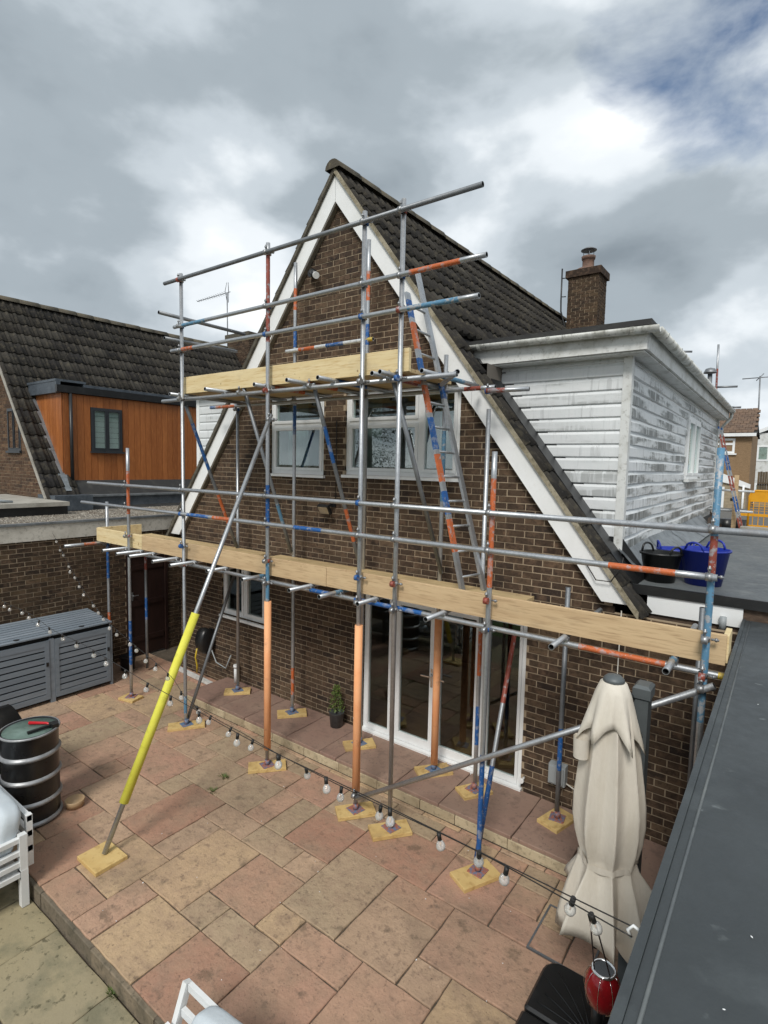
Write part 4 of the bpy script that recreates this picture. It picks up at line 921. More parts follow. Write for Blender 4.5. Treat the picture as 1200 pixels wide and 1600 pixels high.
bricks(nc, (-15.092, 12.5, 6.9), (0, 1, 0), (1, 0, 0), .6, 1.14, lambda u, v: True, [], 0, 'brick', 'brick_s', name='chimney_brick', seed=6)
MB().box((-16.28, 12.42, 8.05), (-15.02, 13.18, 8.22)).build('chimney_cap', 'ridge', nc)
MB().box((-15.75, 12.7, 8.22), (-15.5, 12.95, 8.3)).build('chimney_pot', 'terracotta', nc)
an = thing('tv_aerial', 'thin yagi television aerial on a pole beside the neighbour chimney', 'aerial', (-16.35, 12.6, 7.6))
MB().cyl((-16.35, 12.6, 7.5), (-16.38, 12.6, 9.72), .02, 8).build('mast', 'G2', an)
b = MB(); A0, A1 = Vector((-16.2, 12.6, 9.74)), Vector((-17.55, 12.2, 9.52)); b.cyl(A0, A1, .012, 6)
for k in range(14): c = A0.lerp(A1, .12 + k * .066); b.cyl(c + Vector((.05, -.15, 0)) * (1 - .03 * k), c - Vector((.05, -.15, 0)) * (1 - .03 * k), .006, 5)
for s_ in (-1, 1): b.cyl(A0.lerp(A1, .05), A0.lerp(A1, .16) + Vector((.18, 0, .34 * s_)), .012, 5); b.cyl(A0.lerp(A1, .05) + Vector((0, -.15, 0)), A0.lerp(A1, .1) + Vector((.12, -.1, .3 * s_)), .01, 5)
b.build('yagi', 'G2', an)
b = MB()
for z_ in (7.75, 8.0): b.cyl((-16.36, 12.6, z_), (-16.15, 12.6, z_), .015, 6)
b.build('wall_bracket', 'G2', an)

# ------------------------------------------------------------------ scaffold
sc = thing('scaffold', 'two lift tube and board scaffold with toe boards and guard rails across the gable', 'scaffold', (-4.5, 4.9, 0))
TR = .0242
TM = ['G', 'hollow', 'B', 'O', 'R', 'Y', 'BW', 'W', 'G2']; TI = {k: i for i, k in enumerate(TM)}
def tube(name, a, b_, bands=(), base='G', parent=sc, r=TR, seg=14):
    """hollow tube; bands = (from, to, paint) in metres from a"""
    a, b_ = Vector(a), Vector(b_); L_ = (b_ - a).length; d = (b_ - a) / L_
    cuts = sorted(set([0, L_] + [min(max(v, 0), L_) for q in bands for v in q[:2]])); mb = MB(); _, u, v = mb.frame(d); rings = []
    def ring(p, rr):
        o = len(mb.v)
        for i in range(seg): t = 2 * math.pi * i / seg; mb.v.append(tuple(p + (u * math.cos(t) + v * math.sin(t)) * rr))
        return o
    rg = [ring(a + d * c, r) for c in cuts]; mb.smooth = True
    for k in range(len(cuts) - 1):
        mid = (cuts[k] + cuts[k + 1]) / 2; mb.cm = TI[base]
        for q in bands:
            if q[0] <= mid <= q[1]: mb.cm = TI[q[2]]
        for i in range(seg): j = (i + 1) % seg; mb.face((rg[k] + i, rg[k] + j, rg[k + 1] + j, rg[k + 1] + i))
    mb.smooth = False
    for (p, o, sgn) in ((a, rg[0], 1), (b_, rg[-1], -1)):
        q = ring(p, r * .84); q2 = ring(p + d * sgn * .07, r * .84); mb.cm = TI[base]
        for i in range(seg): j = (i + 1) % seg; mb.face((o + i, o + j, q + j, q + i))
        mb.cm = 1
        for i in range(seg): j = (i + 1) % seg; mb.face((q + i, q + j, q2 + j, q2 + i))
        mb.face([q2 + i for i in range(seg)])
    return recalc(mb.build(name, TM, parent))
YO, YI = 4.44, 5.45
def zb(lst): return [(min(p, q) - .05, max(p, q) - .05, c) for p, q, c in lst]
outer = [(-8.21, 3.98, [(2.96, 3.62, 'O'), (.56, 1.27, 'B')]), (-6.74, 6.30, [(.2, .45, 'BW')]), (-5.01, 6.32, [(5.2, 6.2, 'R'), (3.02, 3.53, 'B'), (2.13, 2.6, 'BW')]), (-3.58, 6.32, []), (-3.12, 6.32, []),
         (-2.10, 3.94, [(2.73, 3.7, 'O'), (.24, 1.17, 'B')]), (-.41, 3.97, [(2.0, 3.97, 'BW'), (3.08, 3.35, 'R')])]
STD = []
for x_, zt, bd_ in outer: tube('standard', (x_, YO, .055), (x_ + ru(-.012, .012), YO + ru(-.01, .01), zt), zb(bd_)); STD.append((x_, YO))
inner = [(-6.84, YI, .19, 4.60, []), (-5.61, YI, .19, 6.52, [(5.89, 6.18, 'O'), (5.39, 5.63, 'B'), (4.2, 4.6, 'B'), (.45, .85, 'O')]), (-4.30, 5.40, .19, 6.52, [(5.8, 6.15, 'O'), (5.27, 5.52, 'B')]), (-3.20, YI, .19, 5.05, [(3.4, 4.2, 'BW')]),
         (-2.63, 5.40, .19, 4.42, [(1.5, 2.0, 'O'), (.7, 1.15, 'B')]), (-1.72, 5.47, .19, 2.62, [(.7, 1.15, 'B')]), (-.54, YI, .19, 2.62, []), (-9.14, 5.25, .05, 2.30, [(1.85, 2.3, 'R'), (.95, 1.35, 'B')]), (-9.38, 4.70, .05, 3.08, [(1.75, 2.34, 'B'), (.3, 1.15, 'O')])]
for x_, y_, z0, zt, bd_ in inner: tube('standard', (x_, y_, z0), (x_, y_, zt), [(p - z0, q - z0, c) for p, q, c in bd_], base='G' if zt > 3 else 'G2')
tube('ledger', (-8.6, 4.49, 2.355), (-.27, 4.49, 2.355), [(4.26, 4.6, 'B'), (4.92, 5.78, 'B'), (7.3, 7.94, 'O'), (8.28, 8.34, 'Y')])
tube('ledger', (-9.6, 5.39, 2.355), (-.4, 5.39, 2.355)); tube('ledger', (-7.30, 4.49, 4.645), (-2.52, 4.49, 4.645)); tube('ledger', (-7.42, 5.39, 4.645), (-2.56, 5.39, 4.645), [(.15, .6, 'O'), (0, .12, 'B'), (4.5, 4.7, 'R')])
for x_, y0 in ((-9.23, 3.93), (-8.39, 4.12), (-7.96, 4.11), (-7.62, 4.12), (-7.01, 4.12), (-6.58, 4.12), (-5.90, 4.21), (-5.17, 4.18), (-4.35, 4.16), (-3.90, 4.16), (-3.41, 4.20), (-2.59, 4.18), (-1.42, 4.17), (-.61, 4.18)):
    tube('transom', (x_, y0, 2.405), (x_ + ru(-.02, .02), 5.62, 2.405), [(.3, .5, 'O')] if x_ < -9 else ([(.25, .5, 'BW')] if int(x_ * 10) % 3 == 0 else []))
for x_, y0 in ((-6.79, 4.28), (-5.90, 4.20), (-5.03, 4.24), (-4.44, 4.19), (-4.02, 4.23), (-3.24, 4.27), (-3.36, 4.30), (-2.86, 4.42)):
    tube('transom', (x_, y0, 4.695), (x_ + ru(-.02, .02), 5.55, 4.695), [(.3, .8, random.choice(('R', 'BW', 'B', 'O')))] if x_ > -5.5 else [])
tube('guard_rail', (-9.36, 4.39, 3.41), (.45, 4.39, 3.40)); tube('guard_rail', (-9.60, 4.39, 3.075), (-.36, 4.39, 3.07), [(3.03, 3.51, 'B'), (3.59, 3.94, 'O'), (5.09, 5.52, 'B'), (8.52, 8.98, 'O')])
tube('guard_rail', (-7.06, 4.39, 6.21), (-2.27, 4.39, 6.20), base='G2'); tube('guard_rail', (-6.84, 4.39, 5.60), (-2.21, 4.39, 5.61), [(.2, .7, 'BW'), (3.84, 4.38, 'O')]); tube('guard_rail', (-6.91, 4.39, 5.29), (-2.27, 4.39, 5.28), [(3.9, 4.45, 'BW'), (.25, .5, 'O')])
tube('guard_rail', (-6.80, 4.14, 5.735), (-6.80, 5.55, 5.735), base='G2'); tube('guard_rail', (-6.80, 4.22, 5.42), (-6.80, 5.40, 5.45), base='G2')
tube('guard_rail', (-5.73, 5.40, 5.34), (-4.21, 5.40, 5.335), [(0, .1, 'W'), (.25, .55, 'O'), (.75, 1.05, 'B'), (1.42, 1.52, 'Y')], base='W')
tube('brace', (-6.78, 4.52, 4.56), (-6.80, 5.40, 2.49), [(.25, .95, 'B'), (1.35, 1.85, 'O')], base='G2'); tube('brace', (-5.56, 4.52, 4.74), (-5.61, 5.40, 2.55), [(1.6, 1.95, 'BW')], base='G2'); tube('brace', (-4.36, 4.52, 4.70), (-4.35, 5.40, 2.50), [(.5, .95, 'B'), (1.55, 2.0, 'O')], base='G2'); tube('brace', (-3.26, 4.52, 4.66), (-3.15, 5.40, 2.58), base='G2')
tube('brace', (-6.76, 4.48, .075), (-6.84, 5.38, 2.05), base='G2'); tube('brace', (-3.52, 4.385, .22), (-.33, 4.385, 2.31)); tube('brace', (-2.12, 4.43, .12), (-2.22, 5.36, 2.06), [(0, .85, 'B'), (1.45, 2.2, 'R')])
rk0, rk1 = Vector((-5.02, 2.42, .05)), Vector((-4.90, 4.385, 4.36)); rl = (rk1 - rk0).length; rd = (rk1 - rk0) / rl
tube('raking_shore', rk0, rk1)
MB().cyl(rk0 + rd * .46, rk0 + rd * 2.36, .044, 16).build('foam_sleeve', 'foam_y', sc)
for x_, y_, z0, z1 in ((-5.01, YO, .25, 2.12), (-3.58, YO, .25, 2.10), (-3.20, YI, .25, 2.05)): MB().cyl((x_, y_, z0), (x_, y_, z1), .043, 16).build('foam_sleeve', 'foam_o', sc)
tube('guard_rail', (-2.98, 5.0, 4.65), (-2.52, 4.5, 4.67)); tube('guard_rail', (-2.62, 5.30, 4.60), (-2.18, 5.38, 4.60), [(0, .2, 'R')])
# boards
def board(name, x0, x1, y0, y1, z0, z1, m_):
    b = MB(); b.cbox((x0, y0, z0), (x1, y1, z1), .003); o = recalc(b.build(name, m_, sc)); return o
board('toe_board', -9.34, -7.93, 4.498, 4.536, 2.43, 2.65, 'wood_x'); board('toe_board', -7.92, -4.11, 4.496, 4.534, 2.43, 2.645, 'wood_w'); board('toe_board', -4.105, -.285, 4.498, 4.536, 2.432, 2.65, 'wood_w')
board('toe_board', -.31, -.272, 4.54, 4.78, 2.44, 2.64, 'wood_x'); board('toe_board', -6.80, -3.06, 4.498, 4.536, 4.722, 4.945, 'wood_x'); board('toe_board', -9.38, -9.345, 4.54, 5.3, 2.43, 2.65, 'wood_x')
for k in range(4):
    y0 = 4.545 + k * .228
    for (a, c) in (((-9.3, -5.45), (-5.44, -1.95 - .08 * k)) if k < 3 else ((-9.3, -6.1), (-5.9, -2.06))):
        board('deck_board', a + ru(0, .05), c, y0, y0 + .224, 2.4305, 2.468 + .002 * k, 'wood_deck')
    board('deck_board', -6.78, -3.08 + ru(-.05, .03), y0, y0 + .224, 4.7205, 4.758, 'wood_deck')
board('deck_board', -1.93, -.32, 4.546, 4.77, 2.431, 2.469, 'wood_deck')
# couplers
def coupler_mesh(axis, c1, c2):
    b = MB(); b.cm = 0
    b.cyl((0, 0, -.02), (0, 0, .02), .0305, 12); b.cm = 1
    D = Vector(axis); P = Vector((0, 1, 0)) if abs(D.x) > .5 else Vector((1, 0, 0)); off = P * -.05
    b.cyl(off - D * .02, off + D * .02, .0305, 12); b.cm = 2
    b.cyl(Vector((.035, .0, .0)), Vector((.085, 0, 0)), .008, 6); b.cyl(Vector((.06, 0, 0)), Vector((.075, 0, 0)), .015, 6)
    b.cyl(off + Vector((0, 0, .03)), off + Vector((0, 0, .08)), .008, 6); b.cyl(off + Vector((0, 0, .052)), off + Vector((0, 0, .066)), .015, 6)
    b.cm = 0; b.obox((0, -.025, 0), (.018, 0, 0), (0, .02, 0), (0, 0, .02))
    return recalc_me(b.mesh('coupler', [c1, c2, 'zinc']))
CM = [coupler_mesh((1, 0, 0), *c) for c in (('R', 'zinc'), ('B', 'zinc'), ('zinc', 'zinc'), ('zinc', 'zinc'), ('zinc', 'B'), ('zinc', 'R'))]
rc = random.Random(4)
def couple(x_, y_, z_): put('coupler', rc.choice(CM), sc, (x_, y_, z_), (0, 0, rc.choice((0, 0, .06, -.06))))
for x_, zt, _ in outer:
    for z_ in (2.355, 3.07, 3.405): couple(x_, YO, z_ if z_ != 2.355 else 2.352)
    couple(x_, YO, 2.62)
    if zt > 5:
        for z_ in (4.645, 5.285, 5.605, 6.205): couple(x_, YO, z_)
for x_, y_, z0, zt, _ in inner:
    if zt > 2.3: couple(x_, y_, 2.352)
    if zt > 4.4: couple(x_, y_, 4.60 if zt < 4.7 else 4.645)
couple(-4.90, 4.40, 4.30); couple(-3.55, 4.42, .24); couple(-.41, 4.42, 2.27)
for x_ in (-5.56, -4.36, -3.26): couple(x_, 4.5, 4.66)
dm = recalc_me(MB().cyl((0, 0, -.02), (0, 0, .02), .033, 10).obox((0, 0, -.035), (.03, 0, 0), (0, .028, 0), (0, 0, .012)).mesh('coupler', 'zinc'))
for x_ in (-8.39, -7.96, -7.62, -7.01, -6.58, -5.90, -5.17, -4.35, -3.90, -3.41, -2.59, -1.42, -.61): put('coupler', dm, sc, (x_, 4.49, 2.38), (math.pi / 2, 0, 0))
for x_ in (-5.90, -5.03, -4.44, -4.02, -3.24): put('coupler', dm, sc, (x_, 4.49, 4.67), (math.pi / 2, 0, 0))
# base plates and sole boards
def base_plate(x_, y_, z_, m_, rot):
    b = MB(); b.cbox((-.075, -.075, 0), (.075, .075, .008), .002); b.cyl((0, 0, .008), (0, 0, .07), .03, 12); o = put('base_plate', b.mesh('base_plate', m_), sc, (x_, y_, z_), (0, 0, rot))
soles = [(-8.21, 4.43, 0, .30, .225, 'wide timber pad under the left end scaffold pole, beside the grey store', .25, 'plate_r'), (-6.72, 4.44, 0, .50, .20, 'long narrow timber pad where a scaffold pole and a dark brace meet', .95, 'plate_b'),
         (-5.01, 4.44, 0, .46, .21, 'timber pad on the paving under the left orange sleeved pole', .85, 'plate_r'), (-3.58, 4.44, 0, .42, .22, 'timber pad on the paving under the middle orange sleeved pole', .9, 'plate_r'),
         (-3.10, 4.42, 0, .42, .22, 'timber pad right of the middle orange sleeved pole, under a bare grey pole', .9, 'plate_r'), (-2.10, 4.40, 0, .42, .24, 'timber pad under the blue based pole nearest the camera', 1.1, 'plate_r'),
         (-5.02, 2.40, 0, .36, .30, 'square timber pad under the yellow sleeved raking prop', .0, None),
         (-6.84, 5.44, .145, .40, .20, 'timber pad on the terrace below the kitchen window', .8, 'plate_b'), (-5.61, 5.44, .145, .42, .21, 'timber pad on the terrace left of the potted plant', .85, 'plate_b'),
         (-4.28, 5.36, .145, .40, .21, 'timber pad on the terrace just right of the potted plant', .9, 'plate_b'), (-3.20, 5.44, .145, .42, .22, 'timber pad under the orange sleeved pole in front of the glazed doors', .9, 'plate_b'),
         (-2.63, 5.38, .145, .36, .22, 'timber pad on the terrace below the blue diagonal tube, right of the doors', 1.0, 'plate_r'), (-1.71, 5.46, .145, .36, .24, 'timber pad on the terrace below the wall socket', 1.3, 'plate_r')]
for x_, y_, z_, l, wd, lab, rot, pl in soles:
    b = MB(); b.cbox((-l / 2, -wd / 2, 0), (l / 2, wd / 2, .038), .003); top = z_ + .002
    tag(put('sole_pad', b.mesh('sole_pad', 'wood_sole'), None, (x_, y_, top), (0, 0, rot)), lab, 'timber pad', 'timber pads under the scaffold')
    if pl: base_plate(x_, y_ if z_ else YO if x_ > -9 else y_, top + .0385, pl, rot + .4)
# access ladder
lad = thing('ladder', 'aluminium ladder with blue and orange striped stiles leaning inside the scaffold', 'ladder', (-2.62, 5.1, 2.47))
n0, n1 = Vector((-2.66, 5.02, 2.475)), Vector((-3.46, 5.02, 5.66)); q0, q1 = Vector((-2.58, 5.35, 2.475)), Vector((-3.55, 5.35, 5.98))
SM = ['G', 'B', 'O']
def stile(a, c, stripes):
    b = MB(); L_ = (c - a).length; d = (c - a) / L_; cuts = sorted(set([0, L_] + [v for s_ in stripes for v in s_[:2]]))
    for k in range(len(cuts) - 1):
        m_ = (cuts[k] + cuts[k + 1]) / 2; b.cm = 0
        for s_ in stripes:
            if s_[0] <= m_ <= s_[1]: b.cm = s_[2]
        b.bar(a + d * cuts[k], a + d * cuts[k + 1], .032, .075, (0, 1, 0))
    recalc(b.build('stile', SM, lad))
stile(n0, n1, [(.45, .8, 2), (.85, 1.1, 1), (1.2, 1.5, 2), (1.55, 1.9, 1), (1.95, 2.25, 2), (2.3, 2.55, 1), (2.65, 2.95, 2), (3.0, 3.2, 1)]); stile(q0, q1, [(2.15, 2.45, 1)])
dn = (n1 - n0).normalized(); dq = (q1 - q0).normalized()
for k in range(12):
    s_ = .18 + k * .27; p, q = n0 + dn * s_, q0 + dq * s_
    if s_ < (n1 - n0).length: MB().cyl(p + Vector((0, .01, 0)), q, .014, 8).build('rung', 'G', lad)
MB().box((-2.70, 5.0, 2.4755), (-2.62, 5.045, 2.50)).build('rubber_foot', 'black_pl', lad)

# ------------------------------------------------------------------ grey slatted store on the left
st = thing('slatted_store', 'grey slatted timber bin store with three doors against the brick wall', 'store', (-9.4, 3.2, 0))
SX0, SX1, SY0, SY1, SH = -9.85, -9.02, 1.75, 4.56, 1.06
MB().box((SX0, SY0, .05), (SX1 - .03, SY1 - .03, SH - .03)).build('dark_interior', 'dark_gap', st)  # solid near-black box, inner shade of the store put into its colour
ys = [SY0, 2.70, 3.62, SY1]
for y_ in ys: MB().box((SX1 - .045, y_ - .035 if y_ > SY0 else y_, 0), (SX1 + .004, y_ + .035 if y_ < SY1 else y_, SH - .045)).build('post', 'slate_grey', st)
for a, c in zip(ys, ys[1:]):
    d_ = MB(); d_.box((SX1 - .02, a + .04, .07), (SX1 + .012, a + .10, SH - .06)).box((SX1 - .02, c - .10, .07), (SX1 + .012, c - .04, SH - .06)).box((SX1 - .02, a + .10, .07), (SX1 + .012, c - .10, .15)).box((SX1 - .02, a + .10, SH - .15), (SX1 + .012, c - .10, SH - .06)); d_ = d_.build('door', 'slate_grey', st)
    z_ = .165
    while z_ < SH - .2: MB().box((SX1 - .018, a + .101, z_), (SX1 + .006, c - .101, z_ + .074)).build('slat', 'slate_grey', d_); z_ += .098
    MB().box((SX1 + .013, c - .09, .6), (SX1 + .028, c - .06, .66)).build('latch', 'black_pl', d_)
z_ = SY1
for k in range(9): MB().box((SX0, SY1 - .03, .08 + k * .105), (SX1 - .046, SY1 - .002, .08 + k * .105 + .09)).build('slat', 'slate_grey', st)
lz = lambda x_: SH + .03 + (SX1 - x_) * .09
for a, c in zip(ys, ys[1:]):
    lid = None
    for k in range(9):
        x_ = SX1 + .02 - k * .098; b = MB(); p = [(x_, a + .006, lz(x_) - .02), (x_ - .074, a + .006, lz(x_ - .074) - .02), (x_ - .074, a + .006, lz(x_ - .074)), (x_, a + .006, lz(x_))]
        recalc(b.prism(p, (0, c - a - .012, 0)).build('lid_slat', 'slate_grey', st))
    MB().box((SX0, a + .02, SH - .028), (SX1 - .03, c - .02, SH - .01)).build('lid_gap_shade', 'dark_gap', st)  # dark sheet under the slats, paints the shade in the lid gaps
    b = MB(); b.cyl((SX1 - .05, (a + c) / 2, lz(SX1 - .05) - .004), (SX1 - .05, (a + c) / 2, lz(SX1 - .05) + .004), .04, 12); b.build('lid_hole', 'dark_gap', st)  # flat dark disc painted as the shade of a hole

# ------------------------------------------------------------------ drum, barbecue, bowl
dr_ = thing('oil_drum', 'black steel drum with grey hoops and a lid with red tool lying on it', 'drum', (-6.25, 2.27, 0)); r = .262; H_ = .97
prof = [(.001, .0), (r, .0), (r + .012, .006), (r + .012, .03), (r, .04)]
for hz in (.245, .49, .735): prof += [(r, hz - .035)] + [(r, hz + .035)]
prof += [(r, .93), (r + .01, .945), (r + .012, .97), (r - .004, .975), (r - .012, .955), (.001, .955)]
recalc(MB().lathe(prof, (-6.25, 2.27, 0), 36).build('drum_body', 'black_pt', dr_))
for hz in (.03, .245, .49, .735):
    b = MB(); b.lathe([(r + .001 + .022 * math.sin(math.pi * i / 6), hz - .028 + .056 * i / 6) for i in range(7)], (-6.25, 2.27, 0), 36); recalc(b.build('hoop', 'drum_band', dr_))
MB().lathe([(r - .014, .956), (r - .016, .962), (.001, .964)], (-6.25, 2.27, 0), 36).build('drum_lid', 'drum_top', dr_)
MB().pipe([(-6.25 + (r + .006) * math.cos(t * .1745), 2.27 + (r + .006) * math.sin(t * .1745), .962) for t in range(36)], .013, 8, close=True).build('clamp_ring', 'drum_band', dr_)
t_ = thing('brush', 'red handled brush lying on top of the black drum', 'brush', (-6.2, 2.35, .97))
b = MB(); b.pipe([(-6.34, 2.30, .985), (-6.2, 2.41, .985), (-6.1, 2.44, .985)], [.018, .013, .011], 8); b.build('handle', 'red_pl', t_); b = MB(); b.bar((-6.12, 2.20, .983), (-6.10, 2.46, .99), .03, .02); b.obox((-6.09, 2.44, .99), (.05, 0, 0), (0, .03, 0), (0, 0, .02)); b.build('brush_head', 'black_pl', t_)
bq = thing('barbecue', 'black hooded barbecue with steel handle beside the drum', 'barbecue', (-7.05, 1.95, 0))
b = MB(); n = 10
for y_ in (1.45, 2.42):
    for i in range(n + 1): t = math.pi * i / n; b.v.append((-7.02 + .30 * math.cos(t), y_ + (.05 if y_ < 2 else -.05) * math.sin(t), .72 + .24 * math.sin(t)))
b.smooth = True
for i in range(n): b.face((i, i + 1, n + 2 + i, n + 1 + i))
b.smooth = False; b.face(range(n + 1)); b.face(range(n + 1, 2 * n + 2)); recalc(b.build('hood', 'black_pl', bq))
MB().cbox((-7.36, 1.42, .52), (-6.70, 2.45, .715), .02).build('fire_box', 'black_pl', bq)
MB().pipe([(-6.72, 1.7, .86), (-6.66, 1.72, .88), (-6.65, 2.15, .88), (-6.72, 2.17, .86)], .012, 8).build('handle', 'chrome', bq)
for x_ in (-7.3, -6.78):
    for y_ in (1.5, 2.36): MB().box((x_ - .02, y_ - .02, 0), (x_ + .02, y_ + .02, .52)).build('leg', 'black_pl', bq)
MB().box((-7.3, 1.52, .2), (-6.78, 2.34, .23)).build('shelf', 'black_pl', bq)
b = MB(); b.lathe([(.001, .0), (.085, .0), (.1, .075), (.092, .08), (.086, .03), (.001, .026)], (-6.07, 2.62, .003), 24); tag(recalc(b.build('pet_bowl', 'bowl')), 'small tan ceramic bowl on the paving beside the drum', 'bowl')

# ------------------------------------------------------------------ garden furniture, white frames with grey cushions
LZ = -.146
def fr_bar(b, a, c, wd=.05, th=.05): b.bar(a, c, wd, th)
so_ = thing('garden_sofa', 'white framed garden sofa with pale grey cushions at the left edge', 'sofa', (-6.0, 1.3, LZ))
xr = -5.20
for x_, y_ in ((xr, 1.80), (xr, 1.02), (-7.1, 1.80), (-7.1, 1.02)):
    MB().box((x_ - .03, y_ - .03, LZ), (x_ + .03, y_ + .03, LZ + .34)).build('leg', 'alu', so_)
for z_, y0, y1 in ((LZ + .62, 1.84, .98), (LZ + .50, 1.80, 1.0), (LZ + .40, 1.80, 1.0), (LZ + .30, 1.80, 1.0)):
    b = MB(); b.box((xr - .022, y1, z_ - .02), (xr + .022, y0, z_ + .02)); b.build('arm_slat' if z_ < .4 else 'arm_rail', 'alu', so_)
MB().box((xr - .028, 1.77, LZ + .26), (xr + .028, 1.83, LZ + .66)).build('arm_post', 'alu', so_); MB().box((xr - .028, .98, LZ + .26), (xr + .028, 1.04, LZ + .66)).build('arm_post', 'alu', so_)
for z_ in (LZ + .74, LZ + .60, LZ + .46): MB().box((-7.1, 1.86, z_ - .025), (xr - .05, 1.90, z_ + .025)).build('back_rail', 'alu', so_)
MB().box((xr - .1, 1.855, LZ + .3), (xr - .05, 1.905, LZ + .77)).build('back_post', 'alu', so_); MB().box((-7.1, 1.0, LZ + .26), (xr - .03, 1.8, LZ + .31)).build('seat_frame', 'alu', so_)
def cushion(parent, c, ax, ay, az, name, puff=.25):
    """soft rounded box"""
    b = MB(); n = 8; c, ax, ay, az = map(Vector, (c, ax, ay, az)); b.smooth = True
    def pt_(u, v, w_):
        e_ = 5.0; m_ = (abs(u) ** e_ + abs(v) ** e_ + abs(w_) ** e_) ** (1 / e_); u, v, w_ = u / m_, v / m_, w_ / m_
        k = 1 + puff * (1 - u * u) * (1 - v * v) + .02 * math.sin(u * 7 + v * 5); return tuple(c + ax * u + ay * v + az * w_ * k)
    for (ia, ib, ic, s_) in ((0, 1, 2, 1), (0, 1, 2, -1), (0, 2, 1, 1), (0, 2, 1, -1), (1, 2, 0, 1), (1, 2, 0, -1)):
        o = len(b.v)
        for i in range(n + 1):
            for j in range(n + 1):
                q = [0, 0, 0]; q[ia] = -1 + 2 * i / n; q[ib] = -1 + 2 * j / n; q[ic] = s_; b.v.append(pt_(*q))
        for i in range(n):
            for j in range(n): b.face((o + i * (n + 1) + j, o + (i + 1) * (n + 1) + j, o + (i + 1) * (n + 1) + j + 1, o + i * (n + 1) + j + 1))
    me = b.mesh(name, 'cush'); import bmesh as bm_
    q = bm_.new(); q.from_mesh(me); bm_.ops.remove_doubles(q, verts=q.verts, dist=1e-4); bm_.ops.recalc_face_normals(q, faces=q.faces); q.to_mesh(me); q.free(); return put(name, me, parent)
cushion(so_, (-6.1, 1.36, LZ + .39), (.86, 0, 0), (0, .40, 0), (0, 0, .08), 'seat_cushion')
cushion(so_, (-5.66, 1.70, LZ + .66), (.44, 0, 0), (0, .06, .22), (0, .10, -.02), 'back_cushion'); cushion(so_, (-6.6, 1.70, LZ + .66), (.44, 0, 0), (0, .06, .22), (0, .10, -.02), 'back_cushion')
ac = thing('garden_armchair', 'white slatted garden armchair with pale cushion at the bottom edge', 'armchair', (-2.6, 1.5, LZ))
ax0, ax1, ay0, ay1 = -2.89, -2.19, 1.14, 1.80
for x_, y_ in ((ax0, ay1), (ax1, ay1), (ax0, ay0), (ax1, ay0)): MB().box((x_ - .025, y_ - .025, LZ), (x_ + .025, y_ + .025, LZ + .36)).build('leg', 'alu', ac)
for x_ in (ax0, ax1):
    b = MB(); b.bar((x_, ay1 - .02, LZ + .3), (x_, ay1 + .10, LZ + .62), .05, .04, (1, 0, 0)); b.build('back_post', 'alu', ac)
    b = MB(); b.box((x_ - .02, ay0, LZ + .40), (x_ + .02, ay1 - .03, LZ + .44)); b.build('arm_rail', 'alu', ac); MB().box((x_ - .02, ay0 - .02, LZ + .3), (x_ + .02, ay0 + .03, LZ + .399)).build('arm_post', 'alu', ac)
for k in range(3): b = MB(); yy, z_ = ay1 + .10 - k * .05, LZ + .60 - k * .13; b.bar((ax0 + .026, yy, z_), (ax1 - .026, yy, z_), .03, .05); b.build('back_rail' if k == 0 else 'back_slat', 'alu', ac)
MB().box((ax0, ay0, LZ + .26), (ax1, ay1, LZ + .31)).build('seat_frame', 'alu', ac)
cushion(ac, (-2.62, 1.52, LZ + .38), (.31, 0, 0), (0, .30, 0), (0, 0, .065), 'seat_cushion'); cushion(ac, (-2.42, 1.80, LZ + .53), (.22, .02, 0), (0, .05, .16), (0, .08, -.02), 'back_cushion')

# ------------------------------------------------------------------ folded parasol with its base
pa = thing('cantilever_parasol', 'folded beige cantilever parasol tied at the waist, standing near the dark roof edge', 'parasol', (-.85, 3.75, 0))
UX, UY = -.86, 3.80
rp = random.Random(6); phs = [rp.uniform(0, 6.28) for _ in range(6)]
def fold(th, r, z):
    t = (2.3 - z) / 1.75
    a = .10 + .07 * max(0, t); tw = th + .035 * math.sin(z * 2.2) + .10 * math.sin(2 * th + 1)
    cs = 1 - 2 * abs(math.sin(4 * tw + phs[0])) ** .8
    k = 1 + a * cs + .03 * math.sin(3 * th + phs[2])
    if z < 1.12: q = (1.12 - z) / .55; k += q * (.24 * math.sin(3 * th + 1.0) + .10 * math.sin(5 * th + 2.4) + .14 * cs); 
    dz = 0 if z > 1.1 else (1.1 - z) / .55 * (.10 * math.sin(3 * th + .4) + .06 * math.sin(5 * th + phs[4]))
    return (r * k * math.cos(th) + .03 * t, r * k * math.sin(th) + .05 * t, z + dz)
pr = [(.07, 2.36), (.11, 2.28), (.14, 2.15), (.16, 2.0), (.178, 1.85), (.195, 1.7), (.208, 1.55), (.21, 1.4), (.198, 1.28), (.178, 1.19), (.165, 1.14), (.176, 1.08), (.205, 1.0), (.24, .9), (.272, .8), (.30, .7), (.31, .62), (.303, .62), (.27, .70), (.22, .85)]
recalc(MB().lathe(pr, (UX, UY, 0), 192, fold).build('canopy', 'fabric', pa))
def flounce(th, r, z):
    t = (2.38 - z) / .38; cs = 1 - 2 * abs(math.sin(3.5 * th + phs[2] + .3 * math.sin(2 * th))) ** .8; k = 1 + t * (.22 * cs + .06 * math.sin(11 * th + phs[5])); dz = -t * (.06 * cs + .05 * math.sin(2 * th + 1.3)); return (r * k * math.cos(th), r * k * math.sin(th), z + dz)
recalc(MB().lathe([(.06, 2.395), (.085, 2.38), (.12, 2.30), (.155, 2.2), (.185, 2.1), (.205, 2.03), (.2, 2.03), (.17, 2.12)], (UX, UY, 0), 96, flounce).build('vent_flounce', 'fabric', pa))
